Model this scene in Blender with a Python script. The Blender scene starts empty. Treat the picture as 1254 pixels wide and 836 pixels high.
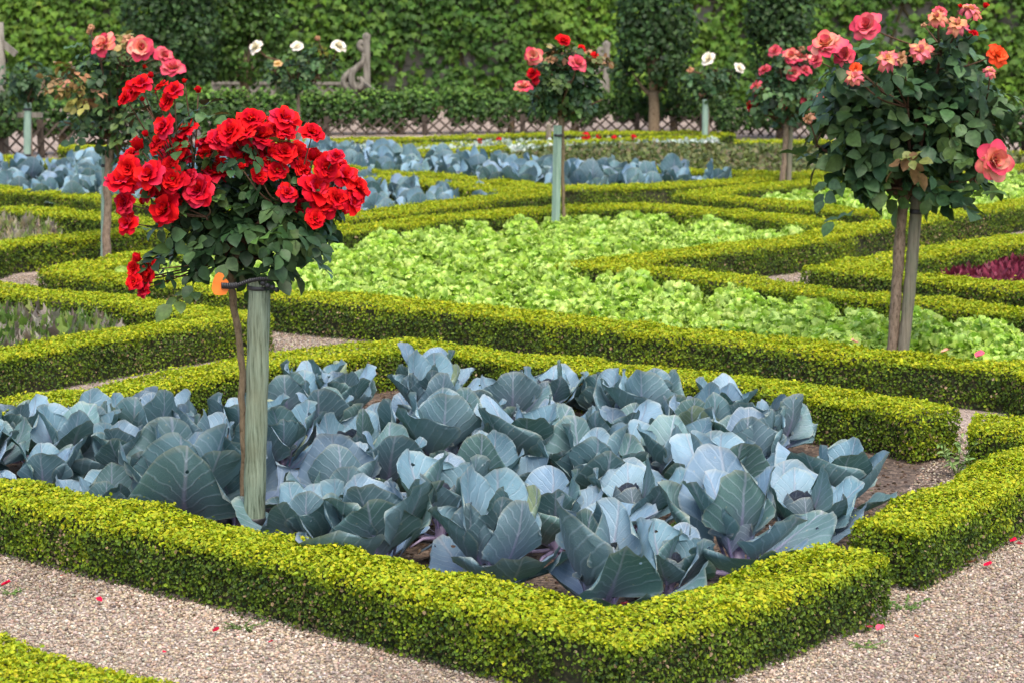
import bpy, math, random
import numpy as np
from math import radians as R, sin, cos, pi

rng = np.random.default_rng(11)
random.seed(11)
sc = bpy.context.scene
COL = sc.collection

# ------------------------------------------------------------------ camera geometry
F, CX, CY, HC, YH = 2600.0, 627.0, 418.0, 2.0, -50.0
TH = math.atan((CY - YH) / F)
CAM = np.array([0, 0, HC])
_f = np.array([0, cos(TH), -sin(TH)]); _u = np.array([0, sin(TH), cos(TH)]); _r = np.array([1.0, 0, 0])

def ray(px, py):
    return _f + _r * ((px - CX) / F) - _u * ((py - CY) / F)

def P(px, py, z=0.0):            # point of the place at height z seen at a photo position
    d = ray(px, py)
    return CAM + d * ((z - HC) / d[2])

def PD(px, py, Y):               # point of the place at distance Y along the garden
    d = ray(px, py)
    return CAM + d * (Y / d[1])

def nz(a):
    a = np.asarray(a, float)
    return a / np.maximum(np.linalg.norm(a, axis=-1, keepdims=True), 1e-9)

_ph = rng.uniform(0, 6.28, (12, 4)); _dr = nz(rng.normal(size=(12, 3)))
def noise(p, f, k=0):            # cheap smooth noise in -1..1 made of sines
    p = np.asarray(p) * f
    s = 0
    for i in range(6):
        d = _dr[(i + k) % 12]
        s = s + np.sin(p @ d * (1 + .37 * i) + _ph[(i + k) % 12, k % 4] + 1.7 * np.sin(p @ _dr[(i + k + 5) % 12] * .8))
    return s / 3.2

# ------------------------------------------------------------------ mesh building
class Acc:
    def __init__(s):
        s.v = []; s.c = []; s.t = []; s.f = {}; s.n = 0
    def add(s, V, Fs, col=(.5, .5, .5), uv=None, mi=0):
        V = np.asarray(V, float); n = len(V)
        c = np.asarray(col, float)
        if c.ndim == 1: c = np.broadcast_to(c, (n, 3))
        s.v.append(V); s.c.append(c)
        s.t.append(np.zeros((n, 3)) if uv is None else np.asarray(uv, float))
        if not isinstance(Fs, list) or np.ndim(Fs[0]) == 1: Fs = [Fs]
        for Fa in Fs:
            Fa = np.asarray(Fa, int)
            if Fa.size: s.f.setdefault((Fa.shape[1], mi), []).append(Fa + s.n)
        s.n += n
    def build(s, name, mats, parent=None, base=(0, 0, 0), smooth=True):
        V = np.concatenate(s.v) - np.asarray(base, float)
        me = bpy.data.meshes.new(name)
        me.vertices.add(len(V)); me.vertices.foreach_set('co', V.astype(np.float32).ravel())
        loops = []; starts = []; mi = []; st = 0
        for (k, m), L in s.f.items():
            A = np.concatenate(L); loops.append(A.ravel())
            starts.append(st + np.arange(len(A)) * k); mi.append(np.full(len(A), m)); st += A.size
        loops = np.concatenate(loops); starts = np.concatenate(starts); mi = np.concatenate(mi)
        me.loops.add(len(loops)); me.loops.foreach_set('vertex_index', loops.astype(np.int32))
        me.polygons.add(len(starts)); me.polygons.foreach_set('loop_start', starts.astype(np.int32))
        me.polygons.foreach_set('material_index', mi.astype(np.int32))
        me.polygons.foreach_set('use_smooth', np.full(len(starts), smooth))
        a = me.attributes.new('Col', 'FLOAT_COLOR', 'POINT')
        C4 = np.ones((len(V), 4), np.float32); C4[:, :3] = np.concatenate(s.c)
        a.data.foreach_set('color', C4.ravel())
        a = me.attributes.new('tex', 'FLOAT_VECTOR', 'POINT')
        a.data.foreach_set('vector', np.concatenate(s.t).astype(np.float32).ravel())
        me.update(calc_edges=True)
        for m in (mats if isinstance(mats, (list, tuple)) else [mats]): me.materials.append(m)
        return link(name, me, parent)

def link(name, me, parent=None, loc=(0, 0, 0)):
    o = bpy.data.objects.new(name, me); COL.objects.link(o); o.location = loc
    if parent is not None: o.parent = parent
    return o

def tag(o, label=None, cat=None, group=None, kind=None):
    if label: o['label'] = label
    if cat: o['category'] = cat
    if group: o['group'] = group
    if kind: o['kind'] = kind
    return o

def empty(name, loc, label, cat, group=None):
    o = bpy.data.objects.new(name, None); COL.objects.link(o); o.location = tuple(loc)
    o.empty_display_size = .1
    return tag(o, label, cat, group)

def inst(acc, T, pos, X, Y, Z, size, col, mi=0, tipcol=None):
    """many copies of a small leaf shape: T = (verts, faces list, uv)"""
    V, Fs, uv = T
    pos = np.asarray(pos); N = len(pos); m = len(V)
    size = np.broadcast_to(np.asarray(size, float).reshape(-1, 1) if np.ndim(size) == 1 else np.asarray(size, float), (N, 3)) if np.ndim(size) else np.full((N, 3), size)
    W = (V[None, :, 0:1] * X[:, None] * size[:, None, 0:1] + V[None, :, 1:2] * Y[:, None] * size[:, None, 1:2]
         + V[None, :, 2:3] * Z[:, None] * size[:, None, 2:3]) + pos[:, None]
    col = np.broadcast_to(np.asarray(col, float), (N, 3))
    C = np.repeat(col[:, None], m, 1)
    if tipcol is not None:
        t = np.clip(V[:, 1], 0, 1)[None, :, None]
        C = C * (1 - t) + np.asarray(tipcol)[:, None] * t
    fs = [(np.asarray(f)[None] + (np.arange(N) * m)[:, None, None]).reshape(-1, np.asarray(f).shape[1]) for f in Fs]
    acc.add(W.reshape(-1, 3), fs, C.reshape(-1, 3), np.tile(uv, (N, 1)), mi)

def frames(normal, axis):
    """X, Y(axis), Z(normal) with axis made perpendicular to normal"""
    Z = nz(normal); Y = axis - Z * np.sum(axis * Z, -1, keepdims=True); Y = nz(Y)
    return nz(np.cross(Y, Z)), Y, Z

def tube(acc, pts, rad, k=8, col=(.2, .15, .1), mi=0, cap=True, colj=0):
    pts = np.asarray(pts, float); n = len(pts); rad = np.broadcast_to(rad, (n,))
    d = np.gradient(pts, axis=0); d = nz(d)
    ref = np.array([1, 0, 0.]) if abs(d[0, 0]) < .8 else np.array([0, 1, 0.])
    a = nz(np.cross(d, ref)); b = np.cross(d, a)
    th = np.arange(k) * 2 * pi / k
    V = pts[:, None] + (a[:, None] * np.cos(th)[None, :, None] + b[:, None] * np.sin(th)[None, :, None]) * rad[:, None, None]
    i, j = np.meshgrid(np.arange(n - 1), np.arange(k), indexing='ij'); jn = (j + 1) % k
    Q = np.stack([i * k + j, i * k + jn, (i + 1) * k + jn, (i + 1) * k + j], -1).reshape(-1, 4)
    V = V.reshape(-1, 3); fs = [Q]
    if cap:
        V = np.vstack([V, pts[0], pts[-1]])
        c0, c1 = n * k, n * k + 1; j = np.arange(k); jn = (j + 1) % k
        fs.append(np.stack([np.full(k, c0), jn, j], -1)); fs.append(np.stack([np.full(k, c1), (n - 1) * k + j, (n - 1) * k + jn], -1))
    uv = np.zeros((len(V), 3)); acc.add(V, fs, col, uv, mi)

def bar(acc, p, q, w, t, col=(.2, .15, .1), mi=0):
    """rectangular bar; t thickness along Y-ish"""
    p = np.asarray(p, float); q = np.asarray(q, float); d = nz(q - p)
    ref = np.array([0, 1., 0]) if abs(d[1]) < .9 else np.array([1., 0, 0])
    a = nz(np.cross(d, ref)); b = np.cross(d, a)
    o = [(-1, -1), (1, -1), (1, 1), (-1, 1)]
    V = [e + a * x * w / 2 + b * y * t / 2 for e in (p, q) for x, y in o]
    acc.add(V, [[0, 3, 2, 1], [4, 5, 6, 7], [0, 1, 5, 4], [1, 2, 6, 5], [2, 3, 7, 6], [3, 0, 4, 7]], col, None, mi)

def grid_faces(nu, nv):
    i, j = np.meshgrid(np.arange(nv - 1), np.arange(nu - 1), indexing='ij')
    a = i * nu + j
    return np.stack([a, a + 1, a + nu + 1, a + nu], -1).reshape(-1, 4)

def smooth_line(pts, n):
    """Catmull-Rom through points"""
    pts = np.asarray(pts, float); P0 = np.vstack([2 * pts[0] - pts[1], pts, 2 * pts[-1] - pts[-2]])
    out = []
    for s in range(len(pts) - 1):
        a, b, c, d = P0[s:s + 4]
        for t in np.linspace(0, 1, n, endpoint=False):
            out.append(.5 * (2 * b + (c - a) * t + (2 * a - 5 * b + 4 * c - d) * t * t + (3 * b - a - 3 * c + d) * t ** 3))
    out.append(pts[-1]); return np.array(out)

# leaf shapes -------------------------------------------------------
def T(v, f):
    v = np.asarray(v, float); uv = np.stack([v[:, 0], v[:, 1], v[:, 0] * 0], -1); return v, [np.asarray(a) for a in f], uv
BOX = T([(0, 0, 0), (.3, .45, .12), (0, 1, -.05), (-.3, .45, .12)], [[[0, 1, 2, 3]]])
BOX6 = T([(0, 0, 0), (.26, .3, .08), (.27, .7, .06), (0, 1, -.08), (-.27, .7, .06), (-.26, .3, .08), (0, .5, -.03)],
         [[[0, 1, 6], [1, 2, 6], [2, 3, 6], [3, 4, 6], [4, 5, 6], [5, 0, 6]]])
LFT = T([(0, 0, 0), (.27, .2, .07), (0, .22, 0), (-.27, .2, .07), (.37, .48, .1), (0, .5, .0), (-.37, .48, .1),
         (.24, .78, .03), (0, .78, -.04), (-.24, .78, .03), (0, 1, -.13)],
        [[[0, 1, 2], [0, 2, 3], [7, 10, 8], [8, 10, 9]], [[1, 4, 5, 2], [2, 5, 6, 3], [4, 7, 8, 5], [5, 8, 9, 6]]])
IVY = T([(0, .1, 0), (.3, 0, -.03), (.55, .4, -.08), (.26, .52, .0), (0, 1, -.14), (-.26, .52, 0), (-.55, .4, -.08), (-.3, 0, -.03), (0, .4, .06)],
        [[[8, 0, 1], [8, 1, 2], [8, 2, 3], [8, 3, 4], [8, 4, 5], [8, 5, 6], [8, 6, 7], [8, 7, 0]]])
BLADE = T([(-.06, 0, 0), (.06, 0, 0), (-.1, .45, .05), (.1, .45, .05), (-.07, .8, .0), (.07, .8, .0), (0, 1, -.08)],
          [[[0, 1, 3, 2], [2, 3, 5, 4]], [[4, 5, 6]]])
def _ico():
    p = (1 + 5 ** .5) / 2
    v = nz([(-1, p, 0), (1, p, 0), (-1, -p, 0), (1, -p, 0), (0, -1, p), (0, 1, p), (0, -1, -p), (0, 1, -p), (p, 0, -1), (p, 0, 1), (-p, 0, -1), (-p, 0, 1)])
    f = [(0, 11, 5), (0, 5, 1), (0, 1, 7), (0, 7, 10), (0, 10, 11), (1, 5, 9), (5, 11, 4), (11, 10, 2), (10, 7, 6), (7, 1, 8), (3, 9, 4), (3, 4, 2), (3, 2, 6), (3, 6, 8), (3, 8, 9), (4, 9, 5), (2, 4, 11), (6, 2, 10), (8, 6, 7), (9, 8, 1)]
    return v, f
ICO = T(_ico()[0], [_ico()[1]])

# ------------------------------------------------------------------ materials
def newmat(name):
    m = bpy.data.materials.new(name); m.use_nodes = True
    nt = m.node_tree; nt.nodes.clear()
    out = nt.nodes.new('ShaderNodeOutputMaterial'); b = nt.nodes.new('ShaderNodeBsdfPrincipled')
    nt.links.new(b.outputs[0], out.inputs[0])
    return m, nt, b, out

def nd(nt, t, **kw):
    n = nt.nodes.new(t)
    for k, v in kw.items():
        if k.startswith('i_'): n.inputs[int(k[2:])].default_value = v
        else: setattr(n, k, v)
    return n

def mth(nt, op, a, b=None):
    n = nt.nodes.new('ShaderNodeMath'); n.operation = op
    for i, x in enumerate((a, b)):
        if x is None: continue
        if isinstance(x, (int, float)): n.inputs[i].default_value = x
        else: nt.links.new(x, n.inputs[i])
    return n.outputs[0]

def mixc(nt, fac, a, b, mode='MIX'):
    n = nt.nodes.new('ShaderNodeMix'); n.data_type = 'RGBA'; n.blend_type = mode
    for i, x in ((0, fac), (6, a), (7, b)):
        if isinstance(x, (int, float)): n.inputs[i].default_value = x
        elif isinstance(x, tuple): n.inputs[i].default_value = x if len(x) == 4 else (*x, 1)
        else: nt.links.new(x, n.inputs[i])
    return n.outputs[2]

def ramp(nt, fac, stops):
    n = nt.nodes.new('ShaderNodeValToRGB'); e = n.color_ramp.elements
    while len(e) < len(stops): e.new(.5)
    for el, (p, c) in zip(e, stops): el.position = p; el.color = (*c, 1) if len(c) == 3 else c
    nt.links.new(fac, n.inputs[0]); return n.outputs[0]

def leafmat(name, rough=.5, trans=.25, spec=.35, var=.25, nscale=40, tint=(1, 1, 1)):
    m, nt, b, out = newmat(name)
    at = nd(nt, 'ShaderNodeAttribute', attribute_name='Col')
    tc = nd(nt, 'ShaderNodeTexCoord')
    ns = nd(nt, 'ShaderNodeTexNoise'); ns.inputs['Scale'].default_value = nscale; ns.inputs['Detail'].default_value = 2
    nt.links.new(tc.outputs['Object'], ns.inputs['Vector'])
    c = mixc(nt, 1.0, at.outputs['Color'], ramp(nt, ns.outputs['Fac'], [(.3, tuple((1 - var) * t for t in tint)), (.7, tuple((1 + var) * t for t in tint))]), 'MULTIPLY')
    nt.links.new(c, b.inputs['Base Color'])
    b.inputs['Roughness'].default_value = rough; b.inputs['Specular IOR Level'].default_value = spec
    if trans:
        tr = nd(nt, 'ShaderNodeBsdfTranslucent'); nt.links.new(mixc(nt, 1.0, c, (1.05, 1.15, .6), 'MULTIPLY'), tr.inputs[0])
        mx = nd(nt, 'ShaderNodeMixShader'); mx.inputs[0].default_value = trans
        nt.links.new(b.outputs[0], mx.inputs[1]); nt.links.new(tr.outputs[0], mx.inputs[2]); nt.links.new(mx.outputs[0], out.inputs[0])
    return m

M_HEDGE = leafmat('box_leaf', .5, .25, .18)
M_ROSE_LEAF = leafmat('rose_leaf', .45, .1, .2, .25, 60, (1.0, .96, .85))
M_VINE = leafmat('vine_leaf', .5, .12, .12, .25, 15, (.68, .78, .52))
M_TREE = leafmat('tree_leaf', .5, .15, .18, .2, 15, (.8, .85, .65))
M_LETT = leafmat('lettuce_leaf', .4, .35, .3, .15, 60)
M_HERB = leafmat('herb_leaf', .5, .25, .25)
M_PETAL = leafmat('rose_petal', .7, .2, .05, .12, 60)
M_STEM = leafmat('green_stem', .55, 0, .3)

def woodmat(name, ca, cb, scale=(60, 60, 4), rough=.8, bump=.3, pale=None):
    m, nt, b, out = newmat(name)
    tc = nd(nt, 'ShaderNodeTexCoord'); mp = nd(nt, 'ShaderNodeMapping'); mp.inputs['Scale'].default_value = scale
    nt.links.new(tc.outputs['Object'], mp.inputs[0])
    ns = nd(nt, 'ShaderNodeTexNoise'); ns.inputs['Scale'].default_value = 1; ns.inputs['Detail'].default_value = 6; ns.inputs['Roughness'].default_value = .65
    nt.links.new(mp.outputs[0], ns.inputs['Vector'])
    n2 = nd(nt, 'ShaderNodeTexNoise'); n2.inputs['Scale'].default_value = 6; n2.inputs['Detail'].default_value = 4
    nt.links.new(tc.outputs['Object'], n2.inputs['Vector'])
    c = ramp(nt, ns.outputs['Fac'], [(.36, ca), (.47, tuple((x + y) / 2 for x, y in zip(ca, cb))), (.72, cb)])
    if pale: c = mixc(nt, ramp(nt, n2.outputs['Fac'], [(.45, (0, 0, 0)), (.7, (.8, .8, .8))]), c, pale)
    nt.links.new(c, b.inputs['Base Color']); b.inputs['Roughness'].default_value = rough; b.inputs['Specular IOR Level'].default_value = .15
    bp = nd(nt, 'ShaderNodeBump'); bp.inputs['Strength'].default_value = bump; bp.inputs['Distance'].default_value = .01
    nt.links.new(ns.outputs['Fac'], bp.inputs['Height']); nt.links.new(bp.outputs[0], b.inputs['Normal'])
    return m
M_STAKE = woodmat('treated_wood', (.055, .075, .045), (.27, .33, .235), (130, 130, 7), .95, .9, (.17, .18, .115))
M_STAKE_BLUE = woodmat('pale_green_wood', (.15, .235, .175), (.28, .38, .30), (90, 90, 5), .8, .25)
M_STAKE_GREY = woodmat('weathered_wood', (.10, .085, .058), (.24, .21, .15), (70, 70, 5), .9, .5, (.14, .16, .10))
M_BARK = woodmat('rose_bark', (.09, .062, .035), (.24, .18, .11), (70, 70, 30), .9, .5)
M_BARK_GREY = woodmat('grey_bark', (.10, .07, .045), (.27, .2, .14), (80, 80, 30), .9, .6)
M_TWIG = woodmat('rose_twig', (.055, .03, .018), (.13, .075, .045), (80, 80, 30), .8, .3)
M_OLD_WOOD = woodmat('silvered_oak', (.085, .075, .058), (.24, .22, .18), (30, 30, 4), .9, .4)
M_DARK_WOOD = woodmat('dark_lattice_wood', (.03, .024, .018), (.085, .065, .05), (40, 40, 10), .9, .3)

def plain(name, col, rough=.6):
    m, nt, b, out = newmat(name)
    tc = nd(nt, 'ShaderNodeTexCoord'); ns = nd(nt, 'ShaderNodeTexNoise'); ns.inputs['Scale'].default_value = 25; ns.inputs['Detail'].default_value = 4
    nt.links.new(tc.outputs['Object'], ns.inputs['Vector'])
    nt.links.new(mixc(nt, 1.0, col, ramp(nt, ns.outputs['Fac'], [(.3, (.8,) * 3), (.7, (1.15,) * 3)]), 'MULTIPLY'), b.inputs['Base Color'])
    b.inputs['Roughness'].default_value = rough
    return m
M_RUBBER = plain('black_rubber', (.018, .018, .02), .5)
M_ORANGE = plain('orange_plastic', (.75, .17, .015), .45)

# hedge core: brown twigs and inner leaves
def coremat():
    m, nt, b, out = newmat('hedge_twigs')
    tc = nd(nt, 'ShaderNodeTexCoord'); ns = nd(nt, 'ShaderNodeTexNoise'); ns.inputs['Scale'].default_value = 70; ns.inputs['Detail'].default_value = 4
    nt.links.new(tc.outputs['Object'], ns.inputs['Vector'])
    nt.links.new(ramp(nt, ns.outputs['Fac'], [(.35, (.018, .016, .008)), (.55, (.035, .04, .012)), (.7, (.09, .07, .04))]), b.inputs['Base Color'])
    b.inputs['Roughness'].default_value = .95
    return m
M_CORE = coremat()

def cabmat():
    m, nt, b, out = newmat('red_cabbage_leaf')
    at = nd(nt, 'ShaderNodeAttribute', attribute_name='Col'); tx = nd(nt, 'ShaderNodeAttribute', attribute_name='tex')
    sx = nd(nt, 'ShaderNodeSeparateXYZ'); nt.links.new(tx.outputs['Vector'], sx.inputs[0])
    tc = nd(nt, 'ShaderNodeTexCoord')
    wob = nd(nt, 'ShaderNodeTexNoise'); wob.inputs['Scale'].default_value = 14; wob.inputs['Detail'].default_value = 3
    nt.links.new(tc.outputs['Object'], wob.inputs['Vector'])
    wv = mth(nt, 'MULTIPLY', mth(nt, 'SUBTRACT', wob.outputs['Fac'], .5), .16)
    ax = mth(nt, 'ABSOLUTE', mth(nt, 'ADD', sx.outputs[0], mth(nt, 'MULTIPLY', wv, .25)))
    # side veins sweep up and out from the midrib
    q = mth(nt, 'ADD', mth(nt, 'SUBTRACT', sx.outputs[1], mth(nt, 'MULTIPLY', ax, 1.35)), mth(nt, 'ADD', wv, mth(nt, 'MULTIPLY', mth(nt, 'POWER', ax, 2.0), .9)))
    fr = mth(nt, 'FRACT', mth(nt, 'ADD', mth(nt, 'MULTIPLY', q, 7.5), 10.0))
    tri = mth(nt, 'ABSOLUTE', mth(nt, 'SUBTRACT', fr, .5))          # 0 at the vein
    v1 = ramp(nt, tri, [(0.0, (1, 1, 1)), (.05, (.75, .75, .75)), (.13, (0, 0, 0))])
    rib = ramp(nt, mth(nt, 'MULTIPLY', ax, mth(nt, 'ADD', sx.outputs[1], .45)), [(0.0, (1, 1, 1)), (.009, (.85, .85, .85)), (.024, (0, 0, 0))])
    vo = nd(nt, 'ShaderNodeTexVoronoi', feature='DISTANCE_TO_EDGE'); vo.inputs['Scale'].default_value = 17
    nt.links.new(tx.outputs['Vector'], vo.inputs['Vector'])
    v2 = ramp(nt, vo.outputs['Distance'], [(0.0, (1, 1, 1)), (.05, (0, 0, 0))])
    bl = nd(nt, 'ShaderNodeTexNoise'); bl.inputs['Scale'].default_value = 9; bl.inputs['Detail'].default_value = 5
    nt.links.new(tc.outputs['Object'], bl.inputs['Vector'])
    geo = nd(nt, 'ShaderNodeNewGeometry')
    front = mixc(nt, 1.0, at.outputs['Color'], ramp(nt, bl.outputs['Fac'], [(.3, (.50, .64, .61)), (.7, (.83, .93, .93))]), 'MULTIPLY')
    back = mixc(nt, .55, front, (.055, .115, .095))                 # greener underside, with its shade from the sky painted into the colour
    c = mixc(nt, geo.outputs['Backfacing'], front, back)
    c = mixc(nt, mth(nt, 'MULTIPLY', v2, .09), c, (.26, .34, .33))
    c = mixc(nt, mth(nt, 'MULTIPLY', v1, .3), c, (.30, .37, .42))
    # purple towards the base of the rib
    low = ramp(nt, sx.outputs[1], [(.12, (1, 1, 1)), (.75, (0, 0, 0))])
    c = mixc(nt, mth(nt, 'MULTIPLY', mth(nt, 'MULTIPLY', low, ramp(nt, ax, [(0, (1, 1, 1)), (.28, (0, 0, 0))])), .5), c, (.16, .13, .25))
    c = mixc(nt, mth(nt, 'MULTIPLY', rib, .7), c, mixc(nt, low, (.25, .29, .34), (.19, .14, .28)))
    edge = ramp(nt, sx.outputs[2], [(.94, (0, 0, 0)), (1.0, (1, 1, 1))])
    c = mixc(nt, mth(nt, 'MULTIPLY', edge, .3), c, (.4, .38, .27))
    spots = nd(nt, 'ShaderNodeTexVoronoi'); spots.inputs['Scale'].default_value = 30
    nt.links.new(tc.outputs['Object'], spots.inputs['Vector'])
    sp = ramp(nt, spots.outputs['Distance'], [(.07, (1, 1, 1)), (.11, (0, 0, 0))])
    c = mixc(nt, mth(nt, 'MULTIPLY', sp, .25), c, (.42, .38, .26))
    nt.links.new(c, b.inputs['Base Color'])
    b.inputs['Roughness'].default_value = .48; b.inputs['Specular IOR Level'].default_value = .35
    h = mth(nt, 'ADD', mth(nt, 'MULTIPLY', v1, -.5), mth(nt, 'ADD', mth(nt, 'MULTIPLY', rib, -1.2), mth(nt, 'MULTIPLY', v2, -.25)))
    bp = nd(nt, 'ShaderNodeBump'); bp.inputs['Strength'].default_value = .35; bp.inputs['Distance'].default_value = .006
    nt.links.new(h, bp.inputs['Height']); nt.links.new(bp.outputs[0], b.inputs['Normal'])
    tr = nd(nt, 'ShaderNodeBsdfTranslucent'); nt.links.new(mixc(nt, 1.0, c, (.75, 1.1, .6), 'MULTIPLY'), tr.inputs[0])
    mx = nd(nt, 'ShaderNodeMixShader'); mx.inputs[0].default_value = .1
    nt.links.new(b.outputs[0], mx.inputs[1]); nt.links.new(tr.outputs[0], mx.inputs[2])
    # caterpillar holes
    hv = nd(nt, 'ShaderNodeTexVoronoi'); hv.inputs['Scale'].default_value = 19
    hw_ = nt.nodes.new('ShaderNodeVectorMath'); hw_.operation = 'ADD'; nt.links.new(tc.outputs['Object'], hw_.inputs[0])
    hs = nt.nodes.new('ShaderNodeVectorMath'); hs.operation = 'SCALE'; hs.inputs[3].default_value = .035; nt.links.new(wob.outputs['Color'], hs.inputs[0]); nt.links.new(hs.outputs[0], hw_.inputs[1])
    nt.links.new(hw_.outputs[0], hv.inputs['Vector'])
    hc = nd(nt, 'ShaderNodeSeparateColor'); nt.links.new(hv.outputs['Color'], hc.inputs[0])
    hole = mth(nt, 'MULTIPLY', mth(nt, 'LESS_THAN', hv.outputs['Distance'], mth(nt, 'MULTIPLY', hc.outputs[1], .17)), mth(nt, 'GREATER_THAN', hc.outputs[0], .86))
    tp = nd(nt, 'ShaderNodeBsdfTransparent'); m2 = nd(nt, 'ShaderNodeMixShader'); nt.links.new(hole, m2.inputs[0])
    nt.links.new(mx.outputs[0], m2.inputs[1]); nt.links.new(tp.outputs[0], m2.inputs[2]); nt.links.new(m2.outputs[0], out.inputs[0])
    return m
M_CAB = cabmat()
M_CABSTEM = plain('cabbage_stalk', (.2, .16, .24), .5)

def groundmat(name, stops, scale, big, rough=.95, bump=.5, vscale=None):
    m, nt, b, out = newmat(name)
    tc = nd(nt, 'ShaderNodeTexCoord')
    vo = nd(nt, 'ShaderNodeTexVoronoi'); vo.inputs['Scale'].default_value = vscale or scale
    nt.links.new(tc.outputs['Object'], vo.inputs['Vector'])
    ns = nd(nt, 'ShaderNodeTexNoise'); ns.inputs['Scale'].default_value = scale * .5; ns.inputs['Detail'].default_value = 6; ns.inputs['Roughness'].default_value = .7
    nt.links.new(tc.outputs['Object'], ns.inputs['Vector'])
    bg = nd(nt, 'ShaderNodeTexNoise'); bg.inputs['Scale'].default_value = 1.3; bg.inputs['Detail'].default_value = 5
    nt.links.new(tc.outputs['Object'], bg.inputs['Vector'])
    sp = nd(nt, 'ShaderNodeSeparateColor'); nt.links.new(vo.outputs['Color'], sp.inputs[0])
    c = ramp(nt, mth(nt, 'ADD', mth(nt, 'MULTIPLY', sp.outputs[0], .6), mth(nt, 'MULTIPLY', ns.outputs['Fac'], .4)), stops)
    c = mixc(nt, 1.0, c, ramp(nt, bg.outputs['Fac'], [(.3, (1 - big,) * 3), (.7, (1 + big,) * 3)]), 'MULTIPLY')
    nt.links.new(c, b.inputs['Base Color']); b.inputs['Roughness'].default_value = rough
    bp = nd(nt, 'ShaderNodeBump'); bp.inputs['Strength'].default_value = bump; bp.inputs['Distance'].default_value = .01
    nt.links.new(mth(nt, 'ADD', mth(nt, 'MULTIPLY', vo.outputs['Distance'], -1.0), ns.outputs['Fac']), bp.inputs['Height']); nt.links.new(bp.outputs[0], b.inputs['Normal'])
    return m
M_GROUND = groundmat('fine_gravel', [(.2, (.13, .095, .072)), (.45, (.25, .19, .15)), (.62, (.30, .235, .19)), (.85, (.40, .34, .29))], 110, .15)
M_SOIL = groundmat('brown_soil', [(.2, (.03, .02, .013)), (.5, (.075, .05, .034)), (.75, (.13, .09, .062)), (.95, (.26, .2, .15))], 70, .25)
M_PEB = leafmat('pebble', .9, 0, .15, .25, 90, (.75, .71, .64))

def stonemat():
    m, nt, b, out = newmat('pale_stone')
    tc = nd(nt, 'ShaderNodeTexCoord'); br = nd(nt, 'ShaderNodeTexBrick'); br.inputs['Scale'].default_value = 1.0
    mp = nd(nt, 'ShaderNodeMapping'); mp.inputs['Rotation'].default_value = (pi / 2, 0, 0)
    nt.links.new(tc.outputs['Object'], mp.inputs[0]); nt.links.new(mp.outputs[0], br.inputs['Vector'])
    br.inputs['Color1'].default_value = (.23, .22, .19, 1); br.inputs['Color2'].default_value = (.15, .145, .12, 1); br.inputs['Mortar'].default_value = (.10, .09, .075, 1)
    br.inputs['Brick Width'].default_value = .55; br.inputs['Row Height'].default_value = .28; br.inputs['Mortar Size'].default_value = .012
    ns = nd(nt, 'ShaderNodeTexNoise'); ns.inputs['Scale'].default_value = 5; ns.inputs['Detail'].default_value = 8
    nt.links.new(tc.outputs['Object'], ns.inputs['Vector'])
    nt.links.new(mixc(nt, 1.0, br.outputs['Color'], ramp(nt, ns.outputs['Fac'], [(.3, (.6, .62, .55)), (.7, (1.2, 1.2, 1.2))]), 'MULTIPLY'), b.inputs['Base Color'])
    b.inputs['Roughness'].default_value = .9
    bp = nd(nt, 'ShaderNodeBump'); bp.inputs['Strength'].default_value = .5
    nt.links.new(ns.outputs['Fac'], bp.inputs['Height']); nt.links.new(bp.outputs[0], b.inputs['Normal'])
    return m
M_STONE = stonemat()

# ------------------------------------------------------------------ ground
a = Acc(); a.add([(-300, -60, 0), (300, -60, 0), (300, 500, 0), (-300, 500, 0)], [[0, 1, 2, 3]])
tag(a.build('ground', M_GROUND, smooth=False), kind='structure')

def stretch(pts):
    """carry the beds and hedges that leave the frame a little further on"""
    out = [tuple(p) for p in pts]; n = len(out)
    for i, (x, y) in enumerate(pts):
        if x >= 1390 or x <= -80:
            nb = [pts[j % n] for j in (i - 1, i + 1) if -80 < pts[j % n][0] < 1390]
            if nb:
                q = nb[0]; k = (1540 if x > 0 else -260); out[i] = (k, y + (y - q[1]) / (x - q[0]) * (k - x))
    return out

def wpoly(pts, z=0.0):
    pts = stretch(pts)
    return np.array([P(x, y, z)[:2] for x, y in pts])

def inpoly(pt, poly):
    x, y = pt[..., 0], pt[..., 1]; r = np.zeros(x.shape, bool); n = len(poly)
    for i in range(n):
        x0, y0 = poly[i]; x1, y1 = poly[i - 1]
        c = ((y0 > y) != (y1 > y)) & (x < (x1 - x0) * (y - y0) / (y1 - y0 + 1e-12) + x0)
        r ^= c
    return r

def in_area(poly, n):
    lo, hi = poly.min(0), poly.max(0); out = []
    while sum(map(len, out)) < n:
        q = rng.uniform(lo, hi, (n * 3 + 50, 2)); out.append(q[inpoly(q, poly)])
    return np.concatenate(out)[:n]

def area(poly):
    x, y = poly.T; return .5 * abs(np.dot(x, np.roll(y, 1)) - np.dot(y, np.roll(x, 1)))

def soil(pts, z=.004):
    w = wpoly(pts); a = Acc()
    a.add(np.c_[w, np.full(len(w), z)], [list(range(len(w)))])
    tag(a.build('soil', M_SOIL, smooth=False), kind='structure')

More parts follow.
